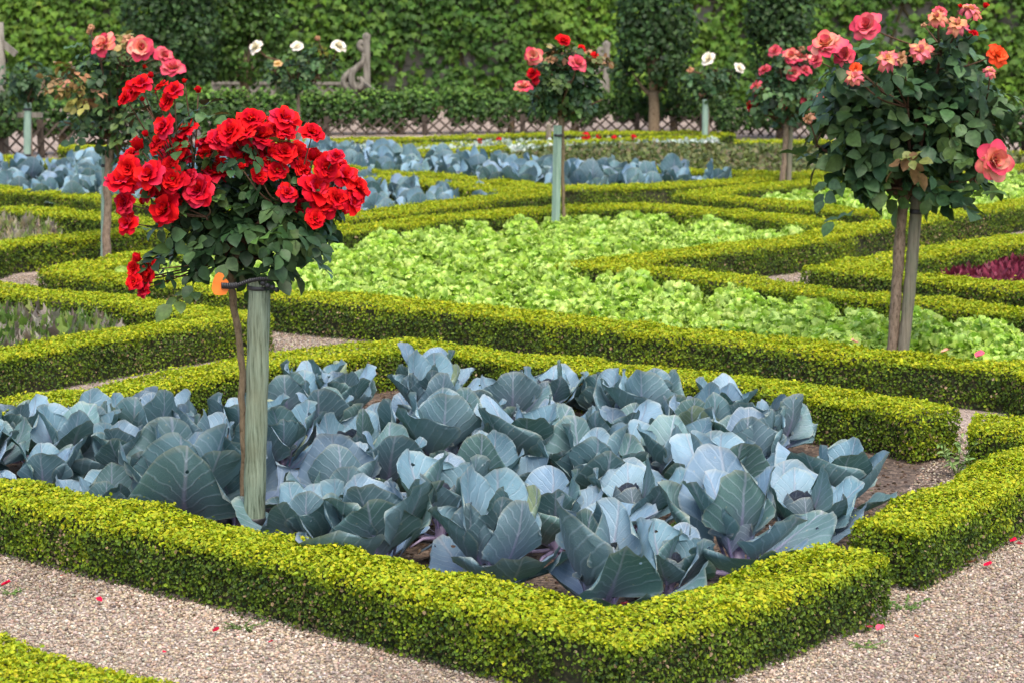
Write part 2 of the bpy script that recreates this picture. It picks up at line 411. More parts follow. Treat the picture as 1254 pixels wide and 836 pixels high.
BED_CAB = [(-160, 640), (320, 735), (745, 830), (900, 770), (1085, 700), (1150, 610), (1180, 560), (1130, 525), (850, 500), (500, 440), (290, 470), (-160, 545)]
BED_LET = [(110, 358), (420, 320), (600, 292), (770, 283), (900, 292), (1010, 306), (930, 328), (800, 342), (735, 352), (712, 362), (830, 374), (948, 392), (1254, 428), (1400, 440), (1400, 500), (1254, 486), (1000, 461), (800, 438), (600, 415), (400, 396), (150, 372)]
BED_LET2 = [(890, 262), (1000, 254), (1254, 232), (1400, 224), (1400, 262), (1254, 271), (1097, 296), (1000, 277)]
BED_MID = [(370, 222), (421, 228), (560, 240), (690, 253), (800, 249), (905, 243), (870, 237), (800, 235), (700, 227), (580, 218), (480, 210), (400, 203), (350, 203)]
BED_LEFT = [(-120, 242), (0, 254), (126, 266), (380, 292), (380, 208), (124, 219), (0, 227), (-120, 233)]
BED_SMALL = [(385, 296), (500, 282), (610, 262), (589, 258), (441, 243), (385, 240)]
BED_SAGE = [(590, 214), (620, 206), (700, 198), (790, 193), (900, 195), (1000, 197), (1254, 212), (1400, 222), (1400, 246), (1254, 243), (1000, 236), (800, 229), (700, 221)]
BED_RED = [(1150, 352), (1254, 328), (1400, 314), (1400, 396), (1254, 383), (1165, 372)]
BED_HERB1 = [(-100, 345), (0, 328), (75, 318), (50, 290), (-100, 283)]
BED_HERB2 = [(-120, 472), (0, 466), (150, 441), (168, 424), (0, 399), (-120, 392)]
BED_SILVER = [(300, 201), (400, 200), (560, 196), (700, 193), (880, 187), (880, 182), (700, 184), (560, 189), (400, 192)]
for i, b_ in enumerate((BED_CAB, BED_LET, BED_LET2, BED_MID, BED_LEFT, BED_SMALL, BED_SAGE, BED_RED, BED_HERB1, BED_HERB2, BED_SILVER)):
    soil(b_, .004)

# loose pebbles on the near gravel and crumbs of earth in the near bed
def lerpc(a, b, t): return np.asarray(a) * (1 - t) + np.asarray(b) * t
def pick(pal, n, jit=.15):
    pal = np.asarray(pal, float); c = pal[rng.integers(0, len(pal), n)]
    return np.clip(c * (1 + rng.normal(0, jit, (n, 1))) * (1 + rng.normal(0, jit * .3, (n, 3))), .002, .9)

def pebbles(name, polys, dens, smin, smax, pal, label, mat):
    a = Acc()
    for pl in polys:
        w = wpoly(pl); n = int(area(w) * dens); q = in_area(w, n)
        s = smin + (smax - smin) * rng.random(n) ** 2.2
        ax = nz(rng.normal(size=(n, 3)) * [1, 1, .35] + [0, 0, .001]); up = nz(rng.normal(size=(n, 3)) * .35 + [0, 0, 1])
        X, Y, Z = frames(up, ax)
        sz = np.stack([s * rng.uniform(.6, 1, n), s, s * rng.uniform(.4, .7, n)], -1) * .5
        pos = np.c_[q, sz[:, 2] * rng.uniform(.2, .9, n) + .001]
        Tj = T(ICO[0] * (1 + rng.normal(0, .12, (12, 1))), ICO[1])
        inst(a, Tj, pos, X, Y, Z, sz, pick(pal, n) * (1 + .16 * noise(pos, 2.2, 4) + .10 * noise(pos, 7, 8))[:, None])
    tag(a.build(name, mat, smooth=True), label, 'gravel', kind='stuff')
PAL_PEB = [(.37, .30, .235), (.44, .37, .30), (.32, .25, .19), (.48, .43, .37), (.54, .50, .45), (.25, .215, .185), (.40, .31, .24), (.36, .32, .28), (.19, .16, .14), (.45, .39, .31)]
pebbles('gravel', [[(-80, 655), (430, 755), (840, 860), (840, 1000), (300, 1000), (-80, 830)]], 15500, .006, .0160, PAL_PEB,
        'pinkish beige loose gravel on the path in the left foreground', M_PEB)
pebbles('gravel', [[(780, 880), (1080, 712), (1360, 590), (1620, 540), (1700, 900), (780, 1000)]], 15500, .006, .0160, PAL_PEB,
        'pinkish beige loose gravel on the path in the right foreground', M_PEB)
pebbles('gravel', [[(1085, 700), (1170, 640), (1260, 560), (1160, 515), (1130, 570), (1100, 620)], [(290, 450), (520, 450), (440, 400), (300, 405)], [(0, 360), (70, 358), (60, 335), (10, 340)], [(950, 352), (1040, 352), (1020, 325), (960, 328)]], 6500, .008, .016, PAL_PEB,
        'pale gravel in the narrow gaps between the box hedges', M_PEB)
pebbles('soil_crumbs', [[(-80, 700), (430, 800), (800, 892), (830, 850), (430, 765), (-80, 665)], [(830, 880), (1090, 748), (1300, 640), (1300, 610), (1080, 715), (830, 850)]], 4200, .005, .013, [(.11, .08, .055), (.08, .058, .04), (.17, .125, .09), (.24, .185, .14), (.13, .10, .07)],
        'dirt and leaf crumbs along the foot of the nearest hedges', M_PEB)
pebbles('soil_crumbs', [BED_CAB], 1500, .006, .022, [(.07, .045, .03), (.05, .034, .024), (.12, .085, .06), (.2, .15, .11), (.09, .06, .045)],
        'dark crumbly earth under the large cabbages', M_PEB)

# ------------------------------------------------------------------ box hedges
def hedge(px, label, leaf=.014, cover=2.2, w=.25, h=.205, ends=(True, True), yellow=1.0, smooth=0, z=None):
    """clipped box hedge whose top centre line passes the photo positions px"""
    px = stretch(px)
    C = np.array([P(x, y, h * .97 if z is None else z) for x, y in px])[:, :2]
    if smooth: C = smooth_line(C, smooth)
    base = np.array([C[:, 0].mean(), C[:, 1].mean(), 0])
    seg = np.diff(C, axis=0); L = np.linalg.norm(seg, axis=1); tdir = seg / L[:, None]
    ndir = np.stack([-tdir[:, 1], tdir[:, 0]], -1)
    acc = Acc()
    # --- twiggy core (mitred strip)
    ins = .036; hw = w / 2 - ins; top = h - ins
    nl = []
    for i in range(len(C)):
        if i == 0: m = ndir[0]; k = 1
        elif i == len(C) - 1: m = ndir[-1]; k = 1
        else:
            m = ndir[i - 1] + ndir[i]; m /= np.linalg.norm(m); k = 1 / max(.35, m @ ndir[i])
        nl.append(m * k)
    nl = np.array(nl)
    Cc = C.copy(); Cc[0] += tdir[0] * ins; Cc[-1] -= tdir[-1] * ins
    Lf = Cc + nl * hw; Rt = Cc - nl * hw; n = len(C)
    V = np.vstack([np.c_[Lf, np.full(n, -.01)], np.c_[Lf, np.full(n, top)], np.c_[Rt, np.full(n, top)], np.c_[Rt, np.full(n, -.01)]])
    fs = []
    for i in range(n - 1):
        for r in range(3):
            fs.append([r * n + i, r * n + i + 1, (r + 1) * n + i + 1, (r + 1) * n + i])
    fs += [[0, n, 2 * n, 3 * n], [n - 1, 4 * n - 1, 3 * n - 1, 2 * n - 1]]
    acc.add(V, [np.array(fs)], (.04, .035, .02), None, 1)
    # --- leaves over the clipped surface
    la = .3 * leaf * leaf * 1.0
    per = 2 * h + w
    pos = []; nor = []; zz = []
    for i in range(len(L)):
        e0 = e1 = 0.0
        def ext(j):
            c = np.clip(tdir[j] @ tdir[j + 1], -1, 1); return w / 2 * math.tan(math.acos(c) / 2) if c > -.9 else w / 2
        if i > 0: e0 = ext(i - 1)
        if i < len(L) - 1: e1 = ext(i)
        N = int((L[i] + e0 + e1) * per * cover / la * .5)
        s = rng.uniform(-e0, L[i] + e1, N); u = rng.uniform(0, per, N)
        at = np.where(u < h, -w / 2, np.where(u < h + w, u - h - w / 2, w / 2))
        z_ = np.where(u < h, u, np.where(u < h + w, h, u - h - w))
        nn = np.where((u < h)[:, None], [-1, 0], np.where((u < h + w)[:, None], [0, 1], [1, 0])).astype(float)
        # mitre: drop what passes the joint plane
        p2 = C[i] + tdir[i] * s[:, None] + ndir[i] * at[:, None]
        keep = np.ones(N, bool)
        if i > 0: b_ = nz(tdir[i - 1] + tdir[i]); keep &= ((p2 - C[i]) @ b_) > -.006
        if i < len(L) - 1: b_ = nz(tdir[i] + tdir[i + 1]); keep &= ((p2 - C[i + 1]) @ b_) < .006
        q3 = np.c_[p2, z_]; bare = np.clip(noise(q3 + base * .37, 7, 6) * .7 + noise(q3, 17, 1) * .5 - .55, 0, 1) * (z_ < h * .85)
        keep &= rng.random(N) < np.clip(.25 + z_ / h * 2.2, 0, 1) * (1 - .85 * np.clip(bare * 1.8, 0, 1))
        s, at, z_, nn = s[keep], at[keep], z_[keep], nn[keep]
        # rounded shoulders
        r = .03; qa = np.abs(at) - (w / 2 - r); qz = z_ - (h - r); m = (qa > 0) & (qz > 0); ln = np.hypot(qa, qz)
        k = np.where(m & (ln > r), r / np.maximum(ln, 1e-6), 1)
        at = np.where(m, np.sign(at) * ((w / 2 - r) + qa * k), at); z_ = np.where(m, (h - r) + qz * k, z_)
        p = np.c_[C[i] + tdir[i] * s[:, None] + ndir[i] * at[:, None], z_]
        n3 = np.c_[ndir[i] * nn[:, :1], nn[:, 1]]
        sh = np.where(m, np.clip(qa / r, 0, 1), 0)[:, None]
        n3 = np.where(m[:, None], nz(np.c_[ndir[i] * (np.sign(at) * np.clip(qa, 0, 1))[:, None], np.clip(qz, 0, 1)] + 1e-6), n3)
        pos.append(p); nor.append(n3)
    for e, on in zip((0, -1), ends):
        if not on: continue
        N = int(h * w * cover / la * .5); at = rng.uniform(-w / 2, w / 2, N); z_ = rng.uniform(0.02, h, N)
        d = -tdir[0] if e == 0 else tdir[-1]
        r = .03; qa = np.clip(np.abs(at) - (w / 2 - r), 0, 1); qz = np.clip(z_ - (h - r), 0, 1)
        p = np.c_[C[e] + ndir[e] * at[:, None] - d * ((qa ** 2 + qz ** 2) / r * .6)[:, None], z_]
        pos.append(p); nor.append(np.tile(np.r_[d, 0], (N, 1)))
    pos = np.concatenate(pos); nor = np.concatenate(nor); N = len(pos)
    lump = noise(pos, 9) * .010 + noise(pos, 26, 3) * .006 + noise(pos, 3.0, 5) * .008
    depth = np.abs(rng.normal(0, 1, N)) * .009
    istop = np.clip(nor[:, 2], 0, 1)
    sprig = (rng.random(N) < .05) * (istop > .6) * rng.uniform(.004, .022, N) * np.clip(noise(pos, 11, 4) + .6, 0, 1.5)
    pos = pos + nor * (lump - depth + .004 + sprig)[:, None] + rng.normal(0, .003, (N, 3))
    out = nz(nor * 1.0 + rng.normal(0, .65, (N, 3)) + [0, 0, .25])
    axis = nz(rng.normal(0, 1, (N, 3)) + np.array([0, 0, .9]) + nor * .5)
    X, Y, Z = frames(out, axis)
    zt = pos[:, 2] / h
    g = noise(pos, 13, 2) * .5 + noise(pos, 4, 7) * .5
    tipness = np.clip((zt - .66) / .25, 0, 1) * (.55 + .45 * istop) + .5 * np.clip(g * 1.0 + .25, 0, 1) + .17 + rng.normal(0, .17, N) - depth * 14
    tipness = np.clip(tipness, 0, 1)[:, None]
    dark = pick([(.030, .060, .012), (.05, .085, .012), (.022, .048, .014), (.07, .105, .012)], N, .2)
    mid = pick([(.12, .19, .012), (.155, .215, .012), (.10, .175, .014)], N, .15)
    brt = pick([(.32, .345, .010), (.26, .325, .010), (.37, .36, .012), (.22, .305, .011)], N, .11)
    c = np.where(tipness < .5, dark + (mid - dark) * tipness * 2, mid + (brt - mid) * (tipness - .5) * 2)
    dead = rng.random(N) < (.03 + .16 * np.clip(noise(pos, 6, 9) - .35, 0, 1)) * (zt < .8)
    c[dead] = pick([(.2, .14, .07), (.27, .2, .11)], int(dead.sum()))
    c = c * yellow
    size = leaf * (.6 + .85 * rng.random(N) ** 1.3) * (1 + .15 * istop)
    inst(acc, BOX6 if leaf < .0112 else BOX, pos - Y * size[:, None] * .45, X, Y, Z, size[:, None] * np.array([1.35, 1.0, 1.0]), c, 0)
    o = acc.build('box_hedge', [M_HEDGE, M_CORE], None, base, smooth=False)
    o.location = tuple(base)
    return tag(o, label, 'hedge')

hedge([(-120, 778), (0, 806), (190, 858), (420, 925)], 'yellow-green clipped box hedge corner at the very bottom left across the gravel', .0105)
hedge([(-90, 577), (0, 596), (440, 692), (640, 740), (764, 768), (900, 726), (1048, 675)], 'nearest low box hedge, wrapping round the front corner of the big cabbage bed', .0105, 2.15)
hedge([(1085, 645), (1254, 567), (1420, 490)], 'low box hedge running off to the right beside the right-hand gravel path', .0105, 2.15)
hedge([(-120, 520), (0, 499), (150, 475), (290, 448), (400, 432), (500, 419), (700, 444), (800, 458), (950, 473), (1097, 494), (1150, 507)], 'low box hedge along the back of the big cabbage bed', .0118, 2.2)
hedge([(1190, 516), (1400, 532)], 'short box hedge end across the gap from the cabbage bed, at the right', .0115, 2.2)
hedge([(-120, 455), (0, 431), (150, 406), (288, 386), (150, 369), (0, 354), (-120, 342)], 'pointed box hedge round the leafy herb bed at the left, behind the cabbages', .0125, 2.1)
hedge([(1420, 478), (1254, 449), (1000, 426), (800, 404), (600, 380), (400, 364), (230, 348), (82, 331), (190, 310), (400, 284), (560, 264), (690, 254), (775, 251), (900, 260), (1035, 276)], 'long box hedge enclosing the main lettuce bed', .0138, 2.1)
hedge([(1400, 226), (1254, 247), (1097, 272), (1043, 280), (982, 293), (800, 313), (722, 323), (800, 329), (948, 349), (1052, 361), (1254, 381), (1400, 395)], 'sharp V-shaped box hedge poking into the main lettuce bed', .0138, 2.1)
hedge([(1400, 270), (1254, 290), (1020, 327), (1254, 352), (1400, 368)], 'V-shaped box hedge around the dark red leaf plants', .0138, 2.1)
hedge([(-120, 310), (0, 297), (124, 284), (206, 274), (124, 264), (10, 254)], 'narrow pointed box hedge around the dried herb bed, left of the coral rose', .0165, 2.1)
hedge([(-120, 218), (0, 230), (126, 241), (250, 255), (360, 266)], 'straight box hedge in front of the left-hand far cabbages', .0138, 2.1, h=.172, w=.23)
hedge([(300, 283), (400, 268), (500, 256), (660, 236), (589, 229), (441, 215), (330, 203)], 'pointed box hedge enclosing the small triangle of cabbages', .0138, 2.1)
hedge([(330, 192), (421, 206), (560, 217), (690, 230), (800, 227), (945, 217), (1010, 211)], 'wide-angled box hedge in front of the middle far cabbages', .0138, 2.1, h=.172, w=.23)
hedge([(1085, 262), (1000, 253), (848, 238), (930, 229), (1010, 221), (1254, 205), (1400, 196)], 'box hedge cornering round the far right lettuce patch', .0138, 2.1, h=.172, w=.23)
hedge([(-120, 207), (0, 202), (50, 199), (124, 194), (300, 184)], 'far straight box hedge behind the left-hand cabbages', .0175, 2.0, h=.172, w=.23)
hedge([(-60, 193), (24, 194)], 'short far box hedge end at the left edge by the lattice fence', .0175, 2.0, h=.172, w=.23)
hedge([(74, 180), (126, 180), (200, 178)], 'short taller box hedge block below the coral rose by the lattice fence', .0175, 2.0, h=.24)
hedge([(250, 176), (400, 172), (560, 168), (700, 163), (800, 162), (900, 164)], 'farthest thin box hedge edging the silver flower strip before the lattice', .018, 1.9, h=.115, w=.2)
hedge([(330, 184), (400, 182), (560, 177), (700, 174), (780, 171), (880, 167)], 'far thin box hedge on the near side of the silver flower strip', .018, 1.9, h=.115, w=.2)
hedge([(330, 193), (430, 190), (540, 184), (620, 181)], 'short far box hedge behind the middle cabbages, left of the grey-green bed', .0175, 2.0, h=.172, w=.23)
hedge([(480, 188), (580, 194), (700, 200), (800, 207), (1000, 214)], 'far box hedge between the middle cabbages and the grey-green bed', .0175, 2.0, h=.172, w=.23)
hedge([(900, 173), (1010, 173), (1254, 188), (1400, 200)], 'far box hedge behind the grey-green bed at the right', .018, 1.9, h=.172, w=.23)

# ------------------------------------------------------------------ cabbages
def cab_leaf(Lg, Wd, a0, a1, cup, wav, ph, roll, nu=13, nv=14, col=(.2, .28, .32), az=0, r0=.015, z0=.03, fold=0.0, rnd=.30):
    """one leaf: returns verts, faces, col, tex"""
    v = np.linspace(0, 1, nv); u = np.linspace(-1, 1, nu)
    fine = np.linspace(0, 1, 60); ang = a0 + (a1 - a0) * fine ** 1.4; ds = Lg / 59
    fr = r0 + np.concatenate([[0], np.cumsum(np.cos((ang[1:] + ang[:-1]) / 2) * ds)])
    fz = z0 + np.concatenate([[0], np.cumsum(np.sin((ang[1:] + ang[:-1]) / 2) * ds)])
    U, V_ = np.meshgrid(u, v)
    t = np.clip((V_ - .16) / .84, 0, 1)
    S = V_ - rnd * np.abs(U) ** 2.3 * np.clip((V_ - .3) / .7, 0, 1) ** 1.3 + .10 * np.abs(U) ** 2 * np.sin(np.clip(V_ * 2, 0, 1) * pi) * .6
    S = S + .012 * np.sin(U * 9 + ph * 2) * (V_ > .99) + .009 * np.sin(U * 31 + ph) * (V_ > .99)
    S = np.clip(S, 0, 1)
    wdt = np.maximum(.075 * (1 - t), np.sin(np.clip(t, 0, 1) ** .62 * 2.25)) * Wd / 2
    X = U * wdt * (1 + .02 * np.sin(V_ * 40 + ph) * (np.abs(U) > .99))
    A = np.interp(S, fine, ang); RR = np.interp(S, fine, fr); ZZ = np.interp(S, fine, fz)
    edge = np.maximum(np.abs(U), V_)
    rim = np.maximum(np.abs(U) ** 3, np.clip((V_ - .6) / .4, 0, 1) ** 2) * np.clip(t * 2, 0, 1)
    per = U * 2.2 * (.4 + .6 * V_) + np.sign(U) * (1 - V_) * 2.6          # runs along the margin
    N_ = cup * U ** 2 * wdt * 2 - fold * np.abs(X)
    N_ = N_ + rim * Wd * (wav * np.sin(ph + per * 2.3) + wav * .55 * np.sin(ph * 2.7 + per * 5.1) + wav * .25 * np.sin(ph * 5 + per * 11))
    N_ = N_ + .012 * Wd * np.sin(U * 12 + V_ * 5 + ph) * np.clip(t * 2, 0, 1)
    RR = RR - np.sin(A) * N_; ZZ = ZZ + np.cos(A) * N_
    X = X + roll * Wd * (V_ ** 2) * .5
    c, s = cos(az), sin(az)
    Vt = np.stack([RR * c - X * s, RR * s + X * c, ZZ], -1).reshape(-1, 3)
    tex = np.stack([X / Lg, S, edge], -1).reshape(-1, 3)
    return Vt, grid_faces(nu, nv)[:, ::-1], np.broadcast_to(col, (nu * nv, 3)), tex

CABCOL = [(.20, .30, .37), (.25, .36, .45), (.17, .26, .28), (.23, .31, .42), (.16, .245, .25), (.29, .38, .48), (.22, .275, .37)]
def cab_specs(k, sparse=False):
    """leaf settings of one plant"""
    r = random.Random(100 + k); L = []
    n = r.randint(8, 11)
    for i in range(n):
        f = i / (n - 1)                       # 0 = outermost
        az = i * 2.4 + r.uniform(-.4, .4)
        a0 = R(30 + 42 * f + r.uniform(-14, 12)); a1 = R(62 + 26 * f + r.uniform(-30, 26))
        if i < 3 and r.random() < .5: a0 = R(r.uniform(8, 22)); a1 = R(r.uniform(5, 50))
        Lg = (.31 - .06 * f) * r.uniform(.82, 1.12)
        L.append(dict(Lg=Lg, Wd=Lg * r.uniform(.76, .97), a0=a0, a1=a1, cup=r.choice([r.uniform(.0, .2), r.uniform(.1, .42), r.uniform(-.2, .05)]), wav=r.uniform(.02, .06), ph=r.uniform(0, 6),
                      roll=r.uniform(-.22, .22), az=az, r0=.02 - .008 * f, z0=.03 + .05 * f, col=(np.array(CABCOL[r.randint(0, 6)]) if i > 3 or r.random() > .12 else np.array((.33, .35, .2))) * r.uniform(.82, 1.15), fold=r.uniform(-.05, .09), rnd=r.uniform(.28, .40)))
    for i in range(4):                        # heart
        L.append(dict(Lg=.15, Wd=.14, a0=R(70), a1=R(118), cup=.6, wav=.03, ph=r.uniform(0, 6), roll=0, az=i * 1.7 + k, r0=.04, z0=.07, col=np.array((.2, .19, .29)) * r.uniform(.8, 1.1), fold=0, nu=7, nv=8))
    return L

cab_protos = []
for k in range(8):
    leaves = []
    for sp in cab_specs(k):
        a = Acc(); V, Fq, c, t = cab_leaf(**sp); a.add(V, Fq, c, t)
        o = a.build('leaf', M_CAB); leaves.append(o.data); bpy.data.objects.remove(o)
    a = Acc(); tube(a, [(0, 0, -.02), (.004, .002, .04), (0, 0, .1)], [.022, .018, .02], 8)
    for i in range(5):
        th = i * 1.25 + k; tube(a, [(cos(th) * .01, sin(th) * .01, .03), (cos(th) * .09, sin(th) * .09, .028 + .012 * (i % 2)), (cos(th) * .15, sin(th) * .15, .02)], [.008, .006, .003], 6)
    o = a.build('stalk', M_CABSTEM); stalk = o.data; bpy.data.objects.remove(o)
    cab_protos.append((leaves, stalk))

ORD = ['first', 'second', 'third', 'fourth', 'fifth', 'sixth', 'seventh', 'eighth', 'ninth', 'tenth', 'eleventh', 'twelfth']
ROWS = [
    ('front row of the big bed', [(-45, 585, 1), (55, 600, .95), (135, 622, .8), (222, 632, 1.15), (372, 668, .85), (468, 690, 1.1), (600, 705, 1.05), (738, 745, 1.12), (818, 712, .7), (905, 690, 1.12), (972, 650, .95)]),
    ('second row of the big bed', [(-20, 560, .9), (80, 562, 1), (160, 580, .9), (285, 612, 1), (420, 622, 1), (540, 640, 1.0), (680, 655, 1.0), (770, 640, .9), (880, 608, 1.0), (950, 608, .9), (1022, 612, .95)]),
    ('third row of the big bed', [(20, 535, .85), (185, 545, 1), (250, 560, .95), (345, 560, 1), (470, 592, 1.0), (590, 600, 1.0), (720, 598, 1.0), (815, 575, .95), (925, 570, 1.0), (1005, 575, 1.0)]),
    ('fourth row of the big bed', [(115, 528, .9), (215, 520, .8), (300, 530, .9), (395, 528, 1), (430, 560, .95), (540, 558, 1.05), (640, 560, 1.0), (755, 550, .95), (850, 535, .95), (950, 535, .9), (1010, 545, .9)]),
    ('fifth row of the big bed', [(270, 508, .8), (355, 502, .9), (470, 525, 1), (580, 530, .95), (690, 535, .9), (790, 512, 1.0), (890, 508, .9), (985, 522, .85)]),
    ('sixth row of the big bed', [(420, 492, .9), (520, 495, 1), (625, 505, .95), (730, 510, .9), (840, 500, .85)]),
    ('back row of the big bed', [(385, 472, .85), (455, 470, .9), (530, 470, 1.05), (600, 472, .95), (668, 482, .85), (740, 490, .85)]),
]
kept = []
def roomy(t):                     # leave the bigger plants room
    q = P(t[0], t[1] + 30, 0)[:2]
    if any(np.hypot(*(q - k_)) < .262 for k_ in kept): return False
    kept.append(q); return True
ROWS = [(n_, [t for t in pl_ if roomy(t)]) for n_, pl_ in ROWS]
ri = 0
for rname, pl in ROWS:
    pl = sorted(pl)
    for j, (x, y, s) in enumerate(pl):
        y0 = y; y = y + 34 - 8 * (y0 - 470) / 275; s = s * (.94 + .22 * (y0 - 470) / 275); w_ = P(x, y, 0); k = ri % 8; ri += 1
        side = f'{ORD[j]} from the left' if j <= len(pl) // 2 else ('rightmost' if j == len(pl) - 1 else f'{ORD[len(pl) - 1 - j]} from the right')
        rt = empty('red_cabbage', w_, f'blue-grey cabbage, {side} in the {rname}', 'cabbage', 'large cabbages in the near bed')
        rt.rotation_euler = (rng.normal(0, .06), rng.normal(0, .06), rng.uniform(0, 6.28)); q = s * rng.uniform(.95, 1.06); rt.scale = (q, q, q * rng.uniform(.94, 1.04))
        for me in cab_protos[k][0]: link('leaf', me, rt)
        link('stalk', cab_protos[k][1], rt)

far_cab = []
for k in range(6):
    a = Acc()
    for sp in cab_specs(40 + k):
        sp.update(nu=6, nv=7); sp['Lg'] *= .95; V, Fq, c, t = cab_leaf(**sp); a.add(V, Fq, np.asarray(c) * 1.15, t)
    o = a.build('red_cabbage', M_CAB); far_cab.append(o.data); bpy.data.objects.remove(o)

def grid_fill(pl, d, jit=.18, ang=.6):
    w = wpoly(pl); c = w.mean(0); rad = np.max(np.linalg.norm(w - c, axis=1)) + d
    g = np.arange(-rad, rad, d); X, Y = np.meshgrid(g, g); Y = Y * .95; X[::2] += d / 2
    q = np.stack([X.ravel(), Y.ravel()], -1); q = q @ np.array([[cos(ang), sin(ang)], [-sin(ang), cos(ang)]]) + c
    q = q + rng.normal(0, d * jit, q.shape) * .6
    return q[inpoly(q, w)]

def plant(name, meshes, pts, smin, smax, label, cat, group):
    for x, y in pts:
        o = link(name, meshes[rng.integers(len(meshes))], None, (x, y, 0)); s = rng.uniform(smin, smax)
        o.rotation_euler = (rng.normal(0, .08), rng.normal(0, .08), rng.uniform(0, 6.28)); o.scale = (s, s, s * rng.uniform(.9, 1.1))
        tag(o, label, cat, group)
plant('red_cabbage', far_cab, grid_fill(BED_MID, .31), .8, 1.05, 'blue-grey cabbage in the far middle bed behind the wide-angled hedge', 'cabbage', 'cabbages in the far middle bed')
plant('red_cabbage', far_cab, grid_fill(BED_LEFT, .33), .8, 1.05, 'blue-grey cabbage in the far left bed behind the straight hedge', 'cabbage', 'cabbages in the far left bed')
plant('red_cabbage', far_cab, grid_fill(BED_SMALL, .32), .7, .9, 'blue-grey cabbage in the small triangular bed right of the red roses', 'cabbage', 'cabbages in the small triangular bed')

# ------------------------------------------------------------------ lettuces
def curl(seed):
    r = random.Random(seed); nu, nv = 9, 5; U, V_ = np.meshgrid(np.linspace(-1, 1, nu), np.linspace(0, 1, nv)); p = r.uniform(0, 6)
    rim = np.maximum(np.abs(U) ** 2, V_ ** 2)
    X = U * (.25 + .5 * np.sin(V_ * 2.2)) + rim * .06 * np.sin(V_ * 9 + p); Yv = V_ - .2 * np.abs(U) ** 2 * V_ + .05 * rim * np.sin(U * 11 + p)
    Zv = rim * (.17 * np.sin(U * 6.5 + p) + .10 * np.sin(U * 13 + p * 2 + V_ * 4)) + .2 * U ** 2 * V_ - .22 * V_ ** 3
    return T(np.stack([X, Yv, Zv], -1).reshape(-1, 3), [grid_faces(nu, nv)])
CURL = [curl(i) for i in range(4)]
let_m = []
for k in range(6):
    a = Acc(); r = random.Random(k)
    nL = 15
    for i in range(nL):
        f = i / (nL - 1); az = i * 2.4 + r.uniform(-.3, .3); nu, nv = 17, 8
        Lg = (.125 - .035 * f) * r.uniform(.85, 1.15); Wd = Lg * r.uniform(.95, 1.3)
        a0 = R(30 + 58 * f ** .7 + r.uniform(-8, 8)); a1 = a0 + R(r.uniform(-30, 30))
        v = np.linspace(0, 1, nv); u = np.linspace(-1, 1, nu); ang = a0 + (a1 - a0) * v; ds = Lg / (nv - 1)
        rr = .008 + np.concatenate([[0], np.cumsum(np.cos(ang[1:]) * ds)]); zz = .012 + .02 * f + np.concatenate([[0], np.cumsum(np.sin(ang[1:]) * ds)])
        U, V_ = np.meshgrid(u, v); wd = (.22 + .78 * np.sin(np.clip(v, 0, 1) ** .8 * 2.15)) * Wd / 2
        rim = np.maximum(np.abs(U) * V_ ** .7, np.clip((V_ - .45) / .55, 0, 1))
        p1 = r.uniform(0, 6)
        rf = rim ** 1.6 * Lg * (.10 * np.sin(U * 9.5 + p1 + V_ * 3) + .09 * np.sin(U * 19 + V_ * 9 + p1 * 2))
        zr = rim ** 2 * Lg * .08 * np.sin(U * 15 + p1 * 3 + V_ * 4) - .22 * Lg * np.abs(U) ** 2.5 * V_ ** 2
        X = U * wd[:, None] + rim * Lg * .07 * np.sin(V_ * 15 + U * 6 + p1)
        nn = np.stack([-np.sin(ang), np.cos(ang)], -1); N_ = rf + .25 * np.abs(U) ** 2 * wd[:, None]
        RR = rr[:, None] + nn[:, :1] * N_ + zr * np.cos(ang)[:, None]; ZZ = zz[:, None] + nn[:, 1:] * N_ + zr * np.sin(ang)[:, None]
        V = np.stack([RR * cos(az) - X * sin(az), RR * sin(az) + X * cos(az), ZZ], -1).reshape(-1, 3)
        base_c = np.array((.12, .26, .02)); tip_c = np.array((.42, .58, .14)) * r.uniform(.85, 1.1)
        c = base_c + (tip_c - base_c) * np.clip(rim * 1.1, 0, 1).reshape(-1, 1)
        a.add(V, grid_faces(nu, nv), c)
    k_ = 220; d = nz(np.stack([rng.normal(0, 1, k_), rng.normal(0, 1, k_), np.abs(rng.normal(.35, .8, k_))], -1)); rr_ = rng.uniform(.72, 1.06, k_)[:, None]
    pos = d * rr_ * [.118, .118, .135] + [0, 0, .012]
    nr = nz(d * .55 + rng.normal(0, .6, (k_, 3)) + [0, 0, .15]); ax = nz(d * .9 + [0, 0, .35] + rng.normal(0, .5, (k_, 3)))
    X, Y, Z = frames(nr, ax); sz = .036 * rng.uniform(.7, 1.3, k_)
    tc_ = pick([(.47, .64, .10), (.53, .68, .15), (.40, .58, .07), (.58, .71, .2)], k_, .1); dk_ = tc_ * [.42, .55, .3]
    for q_ in range(4):
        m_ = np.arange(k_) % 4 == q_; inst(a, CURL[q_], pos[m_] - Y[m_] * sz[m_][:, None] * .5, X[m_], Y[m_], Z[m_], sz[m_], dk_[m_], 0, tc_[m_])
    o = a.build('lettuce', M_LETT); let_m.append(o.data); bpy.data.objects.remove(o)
pts = grid_fill(BED_LET, .30, .22); tb_ = P(1100, 462, 0)[:2]; pts = pts[np.linalg.norm(pts - tb_, axis=1) > .27]

plant('lettuce', let_m, pts, .95, 1.38, 'pale lime frilly lettuce in the main lettuce bed inside the long hedge', 'lettuce', 'frilly lettuces in the main bed')
pts = grid_fill(BED_LET2, .32, .22)
plant('lettuce', let_m, pts, 1.1, 1.5, 'pale lime frilly lettuce in the far right patch beyond the tall coral rose', 'lettuce', 'frilly lettuces in the far right patch')

